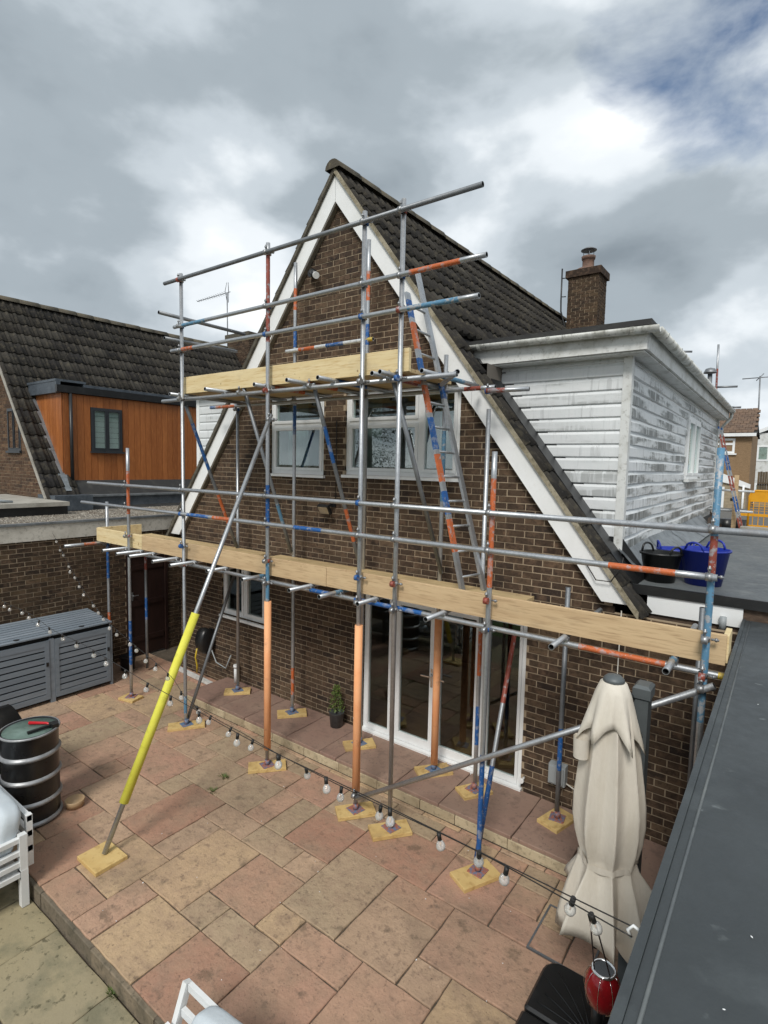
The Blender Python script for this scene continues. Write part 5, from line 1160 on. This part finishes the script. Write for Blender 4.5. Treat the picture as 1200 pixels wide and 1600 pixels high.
recalc(MB().lathe([(.001, 2.435), (.045, 2.43), (.066, 2.41), (.07, 2.39), (.05, 2.38)], (UX, UY, 0), 20).build('top_cap', 'mast', pa))
def belt(th, r, z): x_, y_, _ = fold(th, .165, 1.14); x_ -= .02; y_ -= .033; l = math.hypot(x_, y_); q = max(.168, l + .008); return (x_ / l * q + .02, y_ / l * q + .033, z + .03 * math.sin(th + .8))
recalc(MB().lathe([(.15, 1.165), (.15, 1.12)], (UX, UY, 0), 60, belt).build('tie_belt', 'fabric', pa))
b = MB(); b.pipe([(UX - .15, UY - .1, 2.0), (UX - .2, UY - .14, 1.98), (UX - .21, UY - .12, 1.9), (UX - .17, UY - .1, 1.86)], .012, 6); 
b = MB(); b.lathe([(.05, 1.86), (.055, 2.0)], (UX - .155, UY - .12, 0), 14); b.build('fabric_loop', 'fabric', pa)
MB().cyl((UX - .02, UY, .46), (UX - .01, UY, 1.2), .02, 12).build('centre_pole', 'blacktrim', pa)
MX, MY = -.72, 4.06
b = MB(); b.cbox((MX - .045, MY - .065, .1), (MX + .045, MY + .065, 2.24), .01); b.build('mast', 'mast', pa)
b = MB(); b.cbox((MX - .058, MY - .078, 2.241), (MX + .058, MY + .078, 2.33), .02); b.build('mast_cap', 'mast', pa)
b = MB(); b.box((MX - .054, MY - .03, .9), (MX - .046, MY + .03, 2.2)); b.build('mast_channel', 'blacktrim', pa)
MB().cyl((MX - .045, MY - .03, 2.2), (UX + .01, UY, 2.41), .018, 8).build('hanger_arm', 'mast', pa)
pb = thing('parasol_base', 'black plastic weighted parasol base on the paving at the bottom right', 'parasol base', (-.80, 3.55, 0))
BX, BY = -.74, 3.42
for sx in (-1, 1):
    for sy in (-1, 1):
        b = MB(); cx, cy = BX + sx * .255, BY + sy * .255; h_ = .245; o = 0; pts = []
        for (qx, qy) in ((1, 1), (-1, 1), (-1, -1), (1, -1)):
            for k in range(5):
                a0 = math.atan2(qy, qx) - math.pi / 4 + k * math.pi / 8; rr = .12 if (qx == sx and qy == sy) else .02
                pts.append((cx + qx * (h_ - rr) + rr * math.cos(a0), cy + qy * (h_ - rr) + rr * math.sin(a0)))
        m_ = len(pts)
        b.v += [(p[0], p[1], .01) for p in pts] + [(p[0], p[1], .075) for p in pts] + [(cx + (p[0] - cx) * .93, cy + (p[1] - cy) * .93, .092) for p in pts]
        for k in range(m_): k2 = (k + 1) % m_; b.face((k, k2, m_ + k2, m_ + k)); b.face((m_ + k, m_ + k2, 2 * m_ + k2, 2 * m_ + k))
        b.face(range(2 * m_, 3 * m_)); wt = recalc(b.build('weight_panel', 'black_pl', pb))
        for k in range(6):
            a0 = math.atan2(sy, sx) + (-.62 + k * .25); p0 = Vector((BX + sx * .06, BY + sy * .06, .093)); pts = [(p0.x + math.cos(a0 + q * .10) * (.06 + q * .42), p0.y + math.sin(a0 + q * .10) * (.06 + q * .42), .093) for q in (0, .25, .5, .75, 1)]
            pts = [p for p in pts if abs(p[0] - cx) < .22 and abs(p[1] - cy) < .22]
            if len(pts) > 1: MB().pipe(pts, .006, 5).build('rib', 'black_pl', wt)
MB().cyl((BX - .03, BY + .05, .09), (BX - .03, BY + .05, .40), .036, 16).build('pole_sleeve', 'black_pl', pb)
recalc(MB().lathe([(.030, .38), (.030, .405), (.042, .405), (.042, .38)], (BX - .03, BY + .05, 0), 16).build('sleeve_ring', 'chrome', pb))
MB().lathe([(.001, .402), (.029, .402)], (BX - .03, BY + .05, 0), 16).build('sleeve_bore', 'hollow', pb)
b = MB(); b.cyl((BX + .03, BY + .05, .26), (BX + .09, BY + .05, .26), .012, 8); b.cyl((BX + .075, BY + .05, .2), (BX + .075, BY + .05, .32), .016, 8); b.build('clamp_knob', 'black_pl', pb)

# ------------------------------------------------------------------ festoon lights
def festoon(name, label, pts, n, skip=0):
    t = thing(name, label, 'string lights', pts[0], 'festoon lights strung across the patio')
    P_ = [Vector(p) for p in pts]; cur = []
    for k in range(len(P_) - 1):                      # Catmull-Rom
        p0, p1, p2, p3 = P_[max(k - 1, 0)], P_[k], P_[k + 1], P_[min(k + 2, len(P_) - 1)]
        for j in range(10):
            q = j / 10; cur.append(.5 * ((2 * p1) + (p2 - p0) * q + (2 * p0 - 5 * p1 + 4 * p2 - p3) * q * q + (3 * p1 - p0 - 3 * p2 + p3) * q ** 3))
    cur.append(P_[-1]); MB().pipe(cur, .0022, 6).build('cable', 'cable', t)
    ln = [0]
    for a, c in zip(cur, cur[1:]): ln.append(ln[-1] + (c - a).length)
    for k in range(n):
        s_ = ln[-1] * (k + .5) / n; i = next(i for i in range(len(ln)) if ln[i] >= s_); c = cur[i]; tilt = Vector((ru(-.35, .35), ru(-.35, .35), -1)).normalized()
        sk = MB(); sk.cyl(c, c + tilt * .032, .009, 10); sk = sk.build('lamp_holder', 'cable', t)
        cc = c + tilt * .053; bl = MB(); bl.lathe([(.007, .026), (.011, .018), (.0175, .008), (.0195, -.003), (.0165, -.013), (.0085, -.019), (.001, -.0205)], (0, 0, 0), 14)
        o = bl.build('bulb', 'bulb', sk); o.rotation_euler = (-tilt).to_track_quat('Z', 'Y').to_euler(); o.location = cc; o.matrix_parent_inverse = Matrix.Translation(-Vector(sk.location))
        MB().cyl(c + tilt * .034, c + tilt * .055, .003, 5).build('filament', 'filament', sk)
festoon('festoon_lights', 'upper string of clear festoon bulbs hooked to the garage fascia', [(-9.87, 4.03, 2.55), (-7.95, 3.54, 2.12), (-6.53, 3.19, 1.93), (-5.46, 2.93, 1.92), (-4.25, 2.63, 1.95), (-3.83, 2.53, 1.88), (-3.26, 2.38, 1.94), (-2.79, 2.27, 2.01), (-2.32, 2.15, 2.08), (-1.55, 1.96, 2.22), (-.85, 1.79, 2.36), (-.285, 1.66, 2.43)], 30)
festoon('festoon_lights', 'lower string of clear festoon bulbs running over the grey store', [(-9.88, 2.93, 2.1), (-8.25, 2.7, 1.95), (-6.84, 2.52, 2.04), (-5.89, 2.39, 2.06), (-5.02, 2.28, 2.13), (-3.71, 2.10, 2.19), (-3.32, 2.05, 2.21), (-2.77, 1.98, 2.24), (-2.18, 1.9, 2.28), (-1.42, 1.8, 2.36), (-.62, 1.74, 2.40), (-.285, 1.70, 2.43)], 24)
hk = MB(); hk.pipe([(-.262, 1.68, 2.44), (-.285, 1.68, 2.45), (-.30, 1.68, 2.43), (-.29, 1.68, 2.41)], .005, 6); tag(hk.build('cup_hook', 'upvc'), 'small white hook on the dark roof edge holding the light strings', 'hook')
ln_ = thing('hanging_lantern', 'dark red ribbed glass lantern with solar top hanging in front of the parasol base', 'lantern', (-.47, 2.2, 1.7))
LX, LY, LZ2 = -.455, 2.12, 1.79
recalc(MB().lathe([(.001, -.095), (.03, -.09), (.052, -.065), (.066, -.02), (.064, .02), (.05, .055), (.036, .07)], (LX, LY, LZ2), 28, lambda t, r, z: (r * (1 + .02 * math.cos(14 * t)) * math.cos(t), r * (1 + .02 * math.cos(14 * t)) * math.sin(t), z)).build('glass_globe', 'lantern', ln_))
MB().pipe([(LX + .042 * math.cos(k * .349), LY + .042 * math.sin(k * .349), LZ2 + .072) for k in range(18)], .006, 6, close=True).build('rim', 'chrome', ln_)
MB().cyl((LX, LY, LZ2 + .066), (LX, LY, LZ2 + .073), .038, 20).build('solar_cell', 'solar', ln_)
b = MB()
for k in range(8): a = k * math.pi / 4; b.pipe([(LX + (r_ + .002) * math.cos(a), LY + (r_ + .002) * math.sin(a), LZ2 + z_) for r_, z_ in ((.04, .068), (.053, .052), (.067, .02), (.069, -.02), (.055, -.064), (.03, -.092))], .0012, 4)
b.build('wire_cage', 'chrome', ln_)
b = MB(); b.pipe([(LX - .03, LY - .02, LZ2 + .07), (LX - .01, LY - .2, LZ2 + .4), (-.42, 1.70, 2.40)], .003, 5); b.pipe([(LX + .03, LY - .02, LZ2 + .07), (LX + .01, LY - .2, LZ2 + .4), (-.42, 1.70, 2.40)], .003, 5); b.build('hanger', 'cable', ln_)

# ------------------------------------------------------------------ smaller things on the terrace
hr = thing('hose_reel', 'black wall mounted hose reel left of the kitchen window', 'hose reel', (-7.9, W - .1, .7))
b = MB(); b.lathe([(.001, -.09), (.15, -.09), (.19, -.07), (.2, 0), (.19, .07), (.15, .09), (.001, .09)], (0, 0, 0), 24, lambda t, r, z: (-7.93 + z * 1.2, W - .16 + r * .72 * math.cos(t), .72 + r * 1.15 * math.sin(t))); recalc(b.build('reel_case', 'black_pl', hr))
MB().box((-7.99, W - .03, .6), (-7.87, W - .001, .9)).build('wall_bracket', 'black_pl', hr)
MB().pipe([(-7.98, W - .28, .6), (-8.0, W - .3, .45), (-7.98, W - .28, .3), (-8.02, W - .26, .16)], .014, 8).build('hose_end', 'Y', hr)
MB().pipe([(-7.85, W - .1, .6), (-7.75, W - .06, .35), (-7.5, W - .05, .3), (-7.38, W - .04, .55)], .011, 8).build('feed_hose', 'grey_pl', hr)
dp = MB(); dp.cyl((-7.18, W - .09, .147), (-7.18, W - .09, .42), .034, 12); dp.cyl((-7.18, W - .09, .40), (-7.18, W - .09, .45), .045, 12); tag(dp.build('drain_pipe', 'upvc'), 'short white drain pipe standing against the wall below the kitchen window', 'pipe')
gp = MB(); gp.bar((-8.75, 5.62, .03), (-7.55, 5.52, .05), .07, .05); tag(gp.build('gutter_offcut', 'upvc_old'), 'white gutter length lying on the ground at the end of the terrace', 'gutter')
pp = thing('potted_shrub', 'small green shrub in a dark zinc pail against the brick wall', 'plant', (-4.88, 5.60, .147))
recalc(MB().lathe([(.001, .0), (.085, .0), (.105, .20), (.112, .205), (.100, .195), (.001, .18)], (-4.88, 5.59, .148), 20).build('pail', 'steel', pp))
b = MB(); rb = random.Random(5)
for k in range(520):
    a, q = rb.uniform(0, 6.28), rb.random() ** .6; h_ = rb.uniform(0, .36); rr = .13 * q * (1.05 - h_ / .48); c = Vector((-4.88 + rr * math.cos(a), 5.59 + rr * math.sin(a) * .8, .36 + h_)); d = Vector((rb.uniform(-1, 1), rb.uniform(-1, 1), rb.uniform(.1, 1.2))).normalized(); s_ = d.cross(Vector((rb.uniform(-1, 1), rb.uniform(-1, 1), .3))).normalized(); l = rb.uniform(.02, .038); b.cv = rb.uniform(.01, 1)
    o = len(b.v); b.v += [tuple(c), tuple(c + d * l * .5 + s_ * l * .25), tuple(c + d * l), tuple(c + d * l * .5 - s_ * l * .25)]; b.face((o, o + 1, o + 2, o + 3))
b.build('foliage', 'leaf', pp)
b = MB()
for k in range(6): b.pipe([(-4.88, 5.59, .33), (-4.88 + ru(-.03, .03), 5.59 + ru(-.03, .03), .45), (-4.88 + ru(-.07, .07), 5.59 + ru(-.06, .06), .62)], .004, 5)
b.build('stem', 'bark', pp)
ptb = MB(); ptb.lathe([(.001, 0), (.11, 0), (.135, .24), (.14, .25), (.125, .24), (.001, .22)], (-9.45, 5.05, .003), 20); tag(recalc(ptb.build('garden_pot', 'black_pl')), 'dark plastic pot in the shade by the brown garage door', 'pot')
def weed(lab, c, n, s_):
    b = MB(); rb = random.Random(int(c[0] * -100))
    for k in range(n):
        a = rb.uniform(0, 6.28); r_ = rb.uniform(0, s_); p = Vector((c[0] + r_ * math.cos(a) * 1.6, c[1] + r_ * math.sin(a), c[2])); d = Vector((math.cos(a) * .6, math.sin(a) * .6, rb.uniform(.3, 1))).normalized(); q = d.cross(Vector((0, 0, 1))).normalized() * .004; l = rb.uniform(.02, .05); b.cv = rb.uniform(.01, 1)
        o = len(b.v); b.v += [tuple(p - q), tuple(p + q), tuple(p + d * l)]; b.face((o, o + 1, o + 2))
    tag(b.build('weed_tuft', 'leaf'), lab, 'weed')
weed('green weed tuft in the patio joint near the middle of the paving', (-5.25, 3.98, .0), 90, .05); weed('weed tuft growing at the foot of the patio step', (-3.77, 1.86, -.148), 70, .04); weed('sparse weed in the joint beside the reset slab', (-5.12, 3.72, 0), 50, .05)

# ------------------------------------------------------------------ beyond the dormer: street side
s2 = thing('street_scaffold', 'scaffold tubes and rails standing beyond the white dormer on the street side', 'scaffold', (-1.4, 15.5, 2.3))
tube('standard', (-1.52, 15.5, 2.28), (-1.60, 15.5, 6.85), [(3.4, 4.0, 'R'), (2.0, 3.3, 'BW')], parent=s2); tube('transom', (-2.4, 15.4, 6.75), (-2.15, 15.5, 6.74), base='G2', parent=s2); tube('transom', (-1.75, 15.5, 5.85), (-1.15, 15.5, 5.83), base='G2', parent=s2)
tube('guard_rail', (-1.5, 14.2, 3.42), (-.60, 14.2, 3.40), base='W', parent=s2); tube('guard_rail', (-1.5, 14.2, 2.98), (-.60, 14.2, 2.96), base='W', parent=s2); tube('transom', (-1.3, 15.5, 5.35), (-1.05, 15.5, 5.34), base='G2', parent=s2)
fl = MB(); fl.cyl((-1.68, 15.2, 5.2), (-1.70, 15.2, 6.12), .05, 12); fl.lathe([(.001, 6.27), (.1, 6.24), (.14, 6.16), (.14, 6.14), (.001, 6.16)], (-1.70, 15.2, 0), 16); tag(fl.build('flue', 'G2'), 'grey flue pipe with a mushroom cap behind the dormer gutter', 'flue')
l2 = thing('ladder', 'far ladder with red and blue striped stile leaning past the dormer corner', 'ladder', (-.65, 13.6, 2.5))
a, c = Vector((-.72, 13.4, 2.45)), Vector((-1.28, 13.4, 4.75))
def stile2(a, c, par):
    b = MB(); L_ = (c - a).length; d = (c - a) / L_; k = 0; s_ = 0
    while s_ < L_:
        b.cm = (0, 2, 0, 1)[k % 4]; e_ = min(L_, s_ + (.12 if k % 2 == 0 else .32)); b.bar(a + d * s_, a + d * e_, .03, .07, (0, 1, 0)); s_ = e_; k += 1
    recalc(b.build('stile', ['G', 'B', 'R'], par))
stile2(a, c, l2); stile2(a + Vector((.02, .38, 0)), c + Vector((.02, .38, 0)), l2)
for k in range(8): p = a.lerp(c, .08 + k * .12); MB().cyl(p, p + Vector((.02, .38, 0)), .013, 6).build('rung', 'G', l2)
tag(MB().box((-.97, 14.0, 2.3), (-.89, 14.08, 3.75)).build('timber_post', 'wood_w'), 'plain timber post standing beyond the flat roof', 'post')
ba = thing('safety_barrier', 'orange yellow plastic pedestrian barrier beyond the flat roof at the right edge', 'barrier', (.3, 15, 2.3)); bx0, bx1, bz = -.72, 1.25, 2.40
MB().pipe([(bx0, 15, bz - .08), (bx0, 15, bz + .88), (bx0 + .04, 15, bz + .97), (bx0 + .12, 15, bz + 1.0), (bx1 - .12, 15, bz + 1.0), (bx1 - .04, 15, bz + .97), (bx1, 15, bz + .88), (bx1, 15, bz - .08)], .025, 8).build('frame', 'barrier', ba)
MB().box((bx0 + .02, 14.985, bz + .75), (bx1 - .02, 15.01, bz + .98)).build('top_panel', 'barrier', ba); MB().box((bx0 + .02, 14.985, bz), (bx1 - .02, 15.01, bz + .22)).build('bottom_panel', 'barrier', ba); MB().box((bx0 - .15, 14.98, bz + .42), (bx1, 15.01, bz + .48)).build('mid_rail', 'barrier', ba)
b = MB()
for k in range(18): b.box((bx0 + .08 + k * .105, 14.99, bz + .22), (bx0 + .095 + k * .105, 15.005, bz + .75))
for k in range(4): b.box((bx0 + .03, 14.992, bz + .54 + k * .055), (bx1 - .03, 15.003, bz + .548 + k * .055))
b.build('mesh_panel', 'barrier', ba)
for k, (x_, y_, lab) in enumerate(((-1.25, 16.5, 'dark plant pot beyond the flat roof, left of the ladder foot'), (-.98, 16.6, 'dark plant pot beyond the flat roof, right beside another pot'))):
    tag(MB().lathe([(.001, 2.28), (.13, 2.28), (.17, 2.62), (.001, 2.6)], (x_, y_, 0), 14).build('garden_pot', 'black_pl'), lab, 'pot')
tag(MB().box((-.75, 13.1, 2.33), (1.0, 13.35, 2.72)).build('low_parapet', 'conc'), 'pale low parapet just beyond the flat roof', 'wall')
fh = thing('far_house', 'tan brick house with brown tiled roof and small porch across the street', 'house', (-5, 45, 1.1)); FY = 42.0
b = MB().box((-9, FY, .8), (-2.12, FY + 7, 6.4)); b.build('wall', 'farbrick', fh)
fr = MB(); fr.poly([(-9.2, FY - .3, 6.3), (-1.85, FY - .3, 6.3), (-2.1, FY + 2.6, 8.05), (-9.2, FY + 2.6, 8.05)]); fr.poly([(-9.2, FY + 7.2, 6.3), (-2, FY + 7.2, 6.3), (-2.1, FY + 2.6, 8.05), (-9.2, FY + 2.6, 8.05)]); fr = fr.build('roof', 'felt', fh)
b = MB(); rb = random.Random(3)
for r_ in range(11):
    for k in range(12):
        t = r_ / 11; x_ = -2.02 - .02 - k * .33 - (.0 if r_ % 2 else .16); y_ = FY - .3 + 2.9 * t; z_ = 6.34 + 1.75 * t; b.cv = rb.uniform(.01, 1)
        b.obox((x_, y_ + .15, z_ + .09 + rb.uniform(0, .02)), (.155, 0, 0), (0, .15, .085), (0, -.02, .03))
b.build('roof_tiling', 'fartile', fr, kind='stuff')
MB().box((-9.2, FY - .34, 6.12), (-1.9, FY - .28, 6.32)).build('fascia', 'upvc', fh)
fwn, _ = window(fh, 'window', -4.6, -3.02, 5.05, 6.0, FY - .02, [-3.8], [(5.65, None)], 'glass', ft=.12, sash=False); MB().box((-4.7, FY - .12, 4.95), (-2.9, FY, 5.04)).build('sill', 'upvc', fwn)
b = MB(); b.box((-5.2, FY - 1.4, .8), (-2.15, FY - .002, 3.0)); b.build('porch', 'farstone', fh)
b = MB(); b.prism([(-5.2, FY - 1.5, 3.9), (-4.2, FY - 1.5, 4.05), (-1.95, FY - 1.5, 3.1), (-1.95, FY - 1.5, 2.85), (-5.2, FY - 1.5, 3.6)], (0, .1, 0)); recalc(b.build('porch_bargeboard', 'upvc', fh))
b = MB(); b.prism([(-5.2, FY - 1.4, 3.88), (-4.2, FY - 1.4, 4.0), (-2.0, FY - 1.4, 3.05), (-5.2, FY - 1.4, 2.99)], (0, 1.39, 0)); recalc(b.build('porch_gable', 'farstone', fh))
MB().box((-3.9, FY - 1.45, .9), (-3.3, FY - 1.38, 2.9)).build('porch_door', 'upvc', fh); MB().cyl((-2.3, FY - 1.5, .9), (-2.3, FY - 1.5, 3.0), .06, 8).build('downpipe', 'upvc', fh); MB().box((-2.95, FY - 1.44, 2.05), (-2.7, FY - 1.39, 2.2)).build('house_number_plaque', 'black_pl', fh)
MB().cyl((-3.2, FY + 2.6, 7.6), (-3.2, FY + 2.6, 9), .1, 8)
ae = thing('tv_aerial', 'tall thin aerial mast with crosspiece above the far rooftops at the right edge', 'aerial', (-2.1, 45, 6.5)); MB().cyl((-2.0, 45, 6.4), (-2.1, 45, 10.3), .05, 6).build('mast', 'G2', ae)
b = MB(); b.cyl((-3.1, 45, 10.18), (-1.0, 45, 10.22), .035, 6); b.cyl((-2.3, 45, 10.0), (-1.9, 45, 10.45), .03, 5); b.build('crosspiece', 'G2', ae)
wh = thing('far_white_house', 'pale rendered house with low gable at the far right edge', 'house', (1, 62, 1)); b = MB(); b.box((-2.95, 60, 0), (-.6, 68, 7.4)); b.build('wall', 'upvc_old', wh); b = MB(); b.box((-.598, 60.2, 0), (8, 68, 7.9)); b.build('brick_wing', 'farbrick', wh)
b = MB(); b.prism([(-3.2, 59.8, 7.4), (.2, 59.8, 8.9), (4, 59.8, 7.4), (4, 59.8, 7.1), (.2, 59.8, 8.55), (-3.2, 59.8, 7.1)], (0, 8.4, 0)); recalc(b.build('roof', 'upvc', wh))
wwn, _ = window(wh, 'window', -2.6, -.9, 4.9, 6.3, 59.96, [-1.75], [], 'glass', ft=.14, sash=False); window(wh, 'window', -2.6, -.9, 1.6, 2.9, 59.96, [-1.75], [], 'glass', ft=.14, sash=False)
fnc = thing('timber_fence', 'weathered grey timber fence beside the far brick house', 'fence', (0, 50, 1)); k = 0; x_ = -2.0
while x_ < 3: MB().box((x_, 50, .8), (x_ + .14, 50.03, 3.9 + (k % 2) * .03)).build('board', 'fence', fnc); x_ += .15; k += 1
MB().box((-2, 49.9, 3.0), (3, 49.99, 3.12)).build('rail', 'fence', fnc)
gw2 = MB(); gw2.box((-2.0, 48, .8), (3, 48.2, 2.6)); tag(gw2.build('far_garden_wall', 'farstone'), 'pale garden wall in front of the far fence', 'wall')

# ------------------------------------------------------------------ garden behind the camera, seen only in the window glass
bf = thing('reflection_fence', 'added unseen timber fence behind the camera, darkening the glazed door reflections', 'fence', (-4, -14, 0))  # fence added out of view to darken the door glass reflection
for k in range(60): MB().box((-13 + k * .3, -14, -.2), (-13 + k * .3 + .285, -13.97, 1.6)).build('board', 'fence', bf)
tr = thing('conifer_tree', 'dark conifer in the garden, reflected in the upstairs windows', 'tree', (-15.4, -8.0, -.2))
MB().cyl((-15.4, -8.0, -.3), (-15.4, -8.0, 9.6), .22, 10, .04).build('trunk', 'bark', tr)
b = MB(); rb = random.Random(17)
for k in range(170):
    h_ = rb.uniform(1.2, 9.8); a = rb.uniform(0, 6.28); ln2 = (10.6 - h_) * .36 * rb.uniform(.7, 1.15); base = Vector((-15.4, -8.0, h_)); dirv = Vector((math.cos(a), math.sin(a), rb.uniform(-.25, .2)))
    b.cv = .5
    for q in range(60):
        t = rb.uniform(.1, 1); c = base + dirv * ln2 * t + Vector((rb.uniform(-.2, .2), rb.uniform(-.2, .2), rb.uniform(-.22, .12))); d = (dirv + Vector((rb.uniform(-.8, .8), rb.uniform(-.8, .8), rb.uniform(-.6, .2)))).normalized(); s_ = d.cross(Vector((rb.uniform(-.3, .3), rb.uniform(-.3, .3), 1))).normalized(); l = rb.uniform(.08, .18); b.cv = rb.uniform(.01, 1)
        o = len(b.v); b.v += [tuple(c), tuple(c + d * l * .5 + s_ * l * .2), tuple(c + d * l), tuple(c + d * l * .5 - s_ * l * .2)]; b.face((o, o + 1, o + 2, o + 3))
b.build('crown', 'needle', tr)

# blossom fallen on the paving and the near roof
b = MB(); rb = random.Random(21)
for k in range(46):
    if k < 34: c = Vector((rb.uniform(-5.2, -1.0), rb.uniform(2.0, 4.8), .006))
    else: c = Vector((rb.uniform(-.1, .5), rb.uniform(1.2, 4.5), 2.484))
    a = rb.uniform(0, 6.28); l = rb.uniform(.005, .009) * (1 if k < 34 else .6); u_ = Vector((math.cos(a), math.sin(a), .15)) * l; v_ = Vector((-math.sin(a), math.cos(a), .1)) * l * .6; o = len(b.v)
    b.v += [tuple(c - u_), tuple(c + v_), tuple(c + u_), tuple(c - v_)]; b.face((o, o + 1, o + 2, o + 3))
pt_ = b.build('fallen_petals', 'upvc', kind='stuff'); pt_['label'] = 'white petals scattered over the paving and the near roof'; pt_['category'] = 'petals'

ic = MB(); x0, x1, y0, y1 = -1.44, -.96, 3.98, 4.52
for (a, c, d, e_) in ((x0, x1, y0, y0 + .016), (x0, x1, y1 - .016, y1), (x0, x0 + .016, y0 + .016, y1 - .016), (x1 - .016, x1, y0 + .016, y1 - .016)): ic.box((a, d, -.01), (c, e_, .0055))
tag(ic.build('inspection_cover_frame', 'G2'), 'thin metal inspection cover frame let into the paving left of the parasol', 'cover frame')
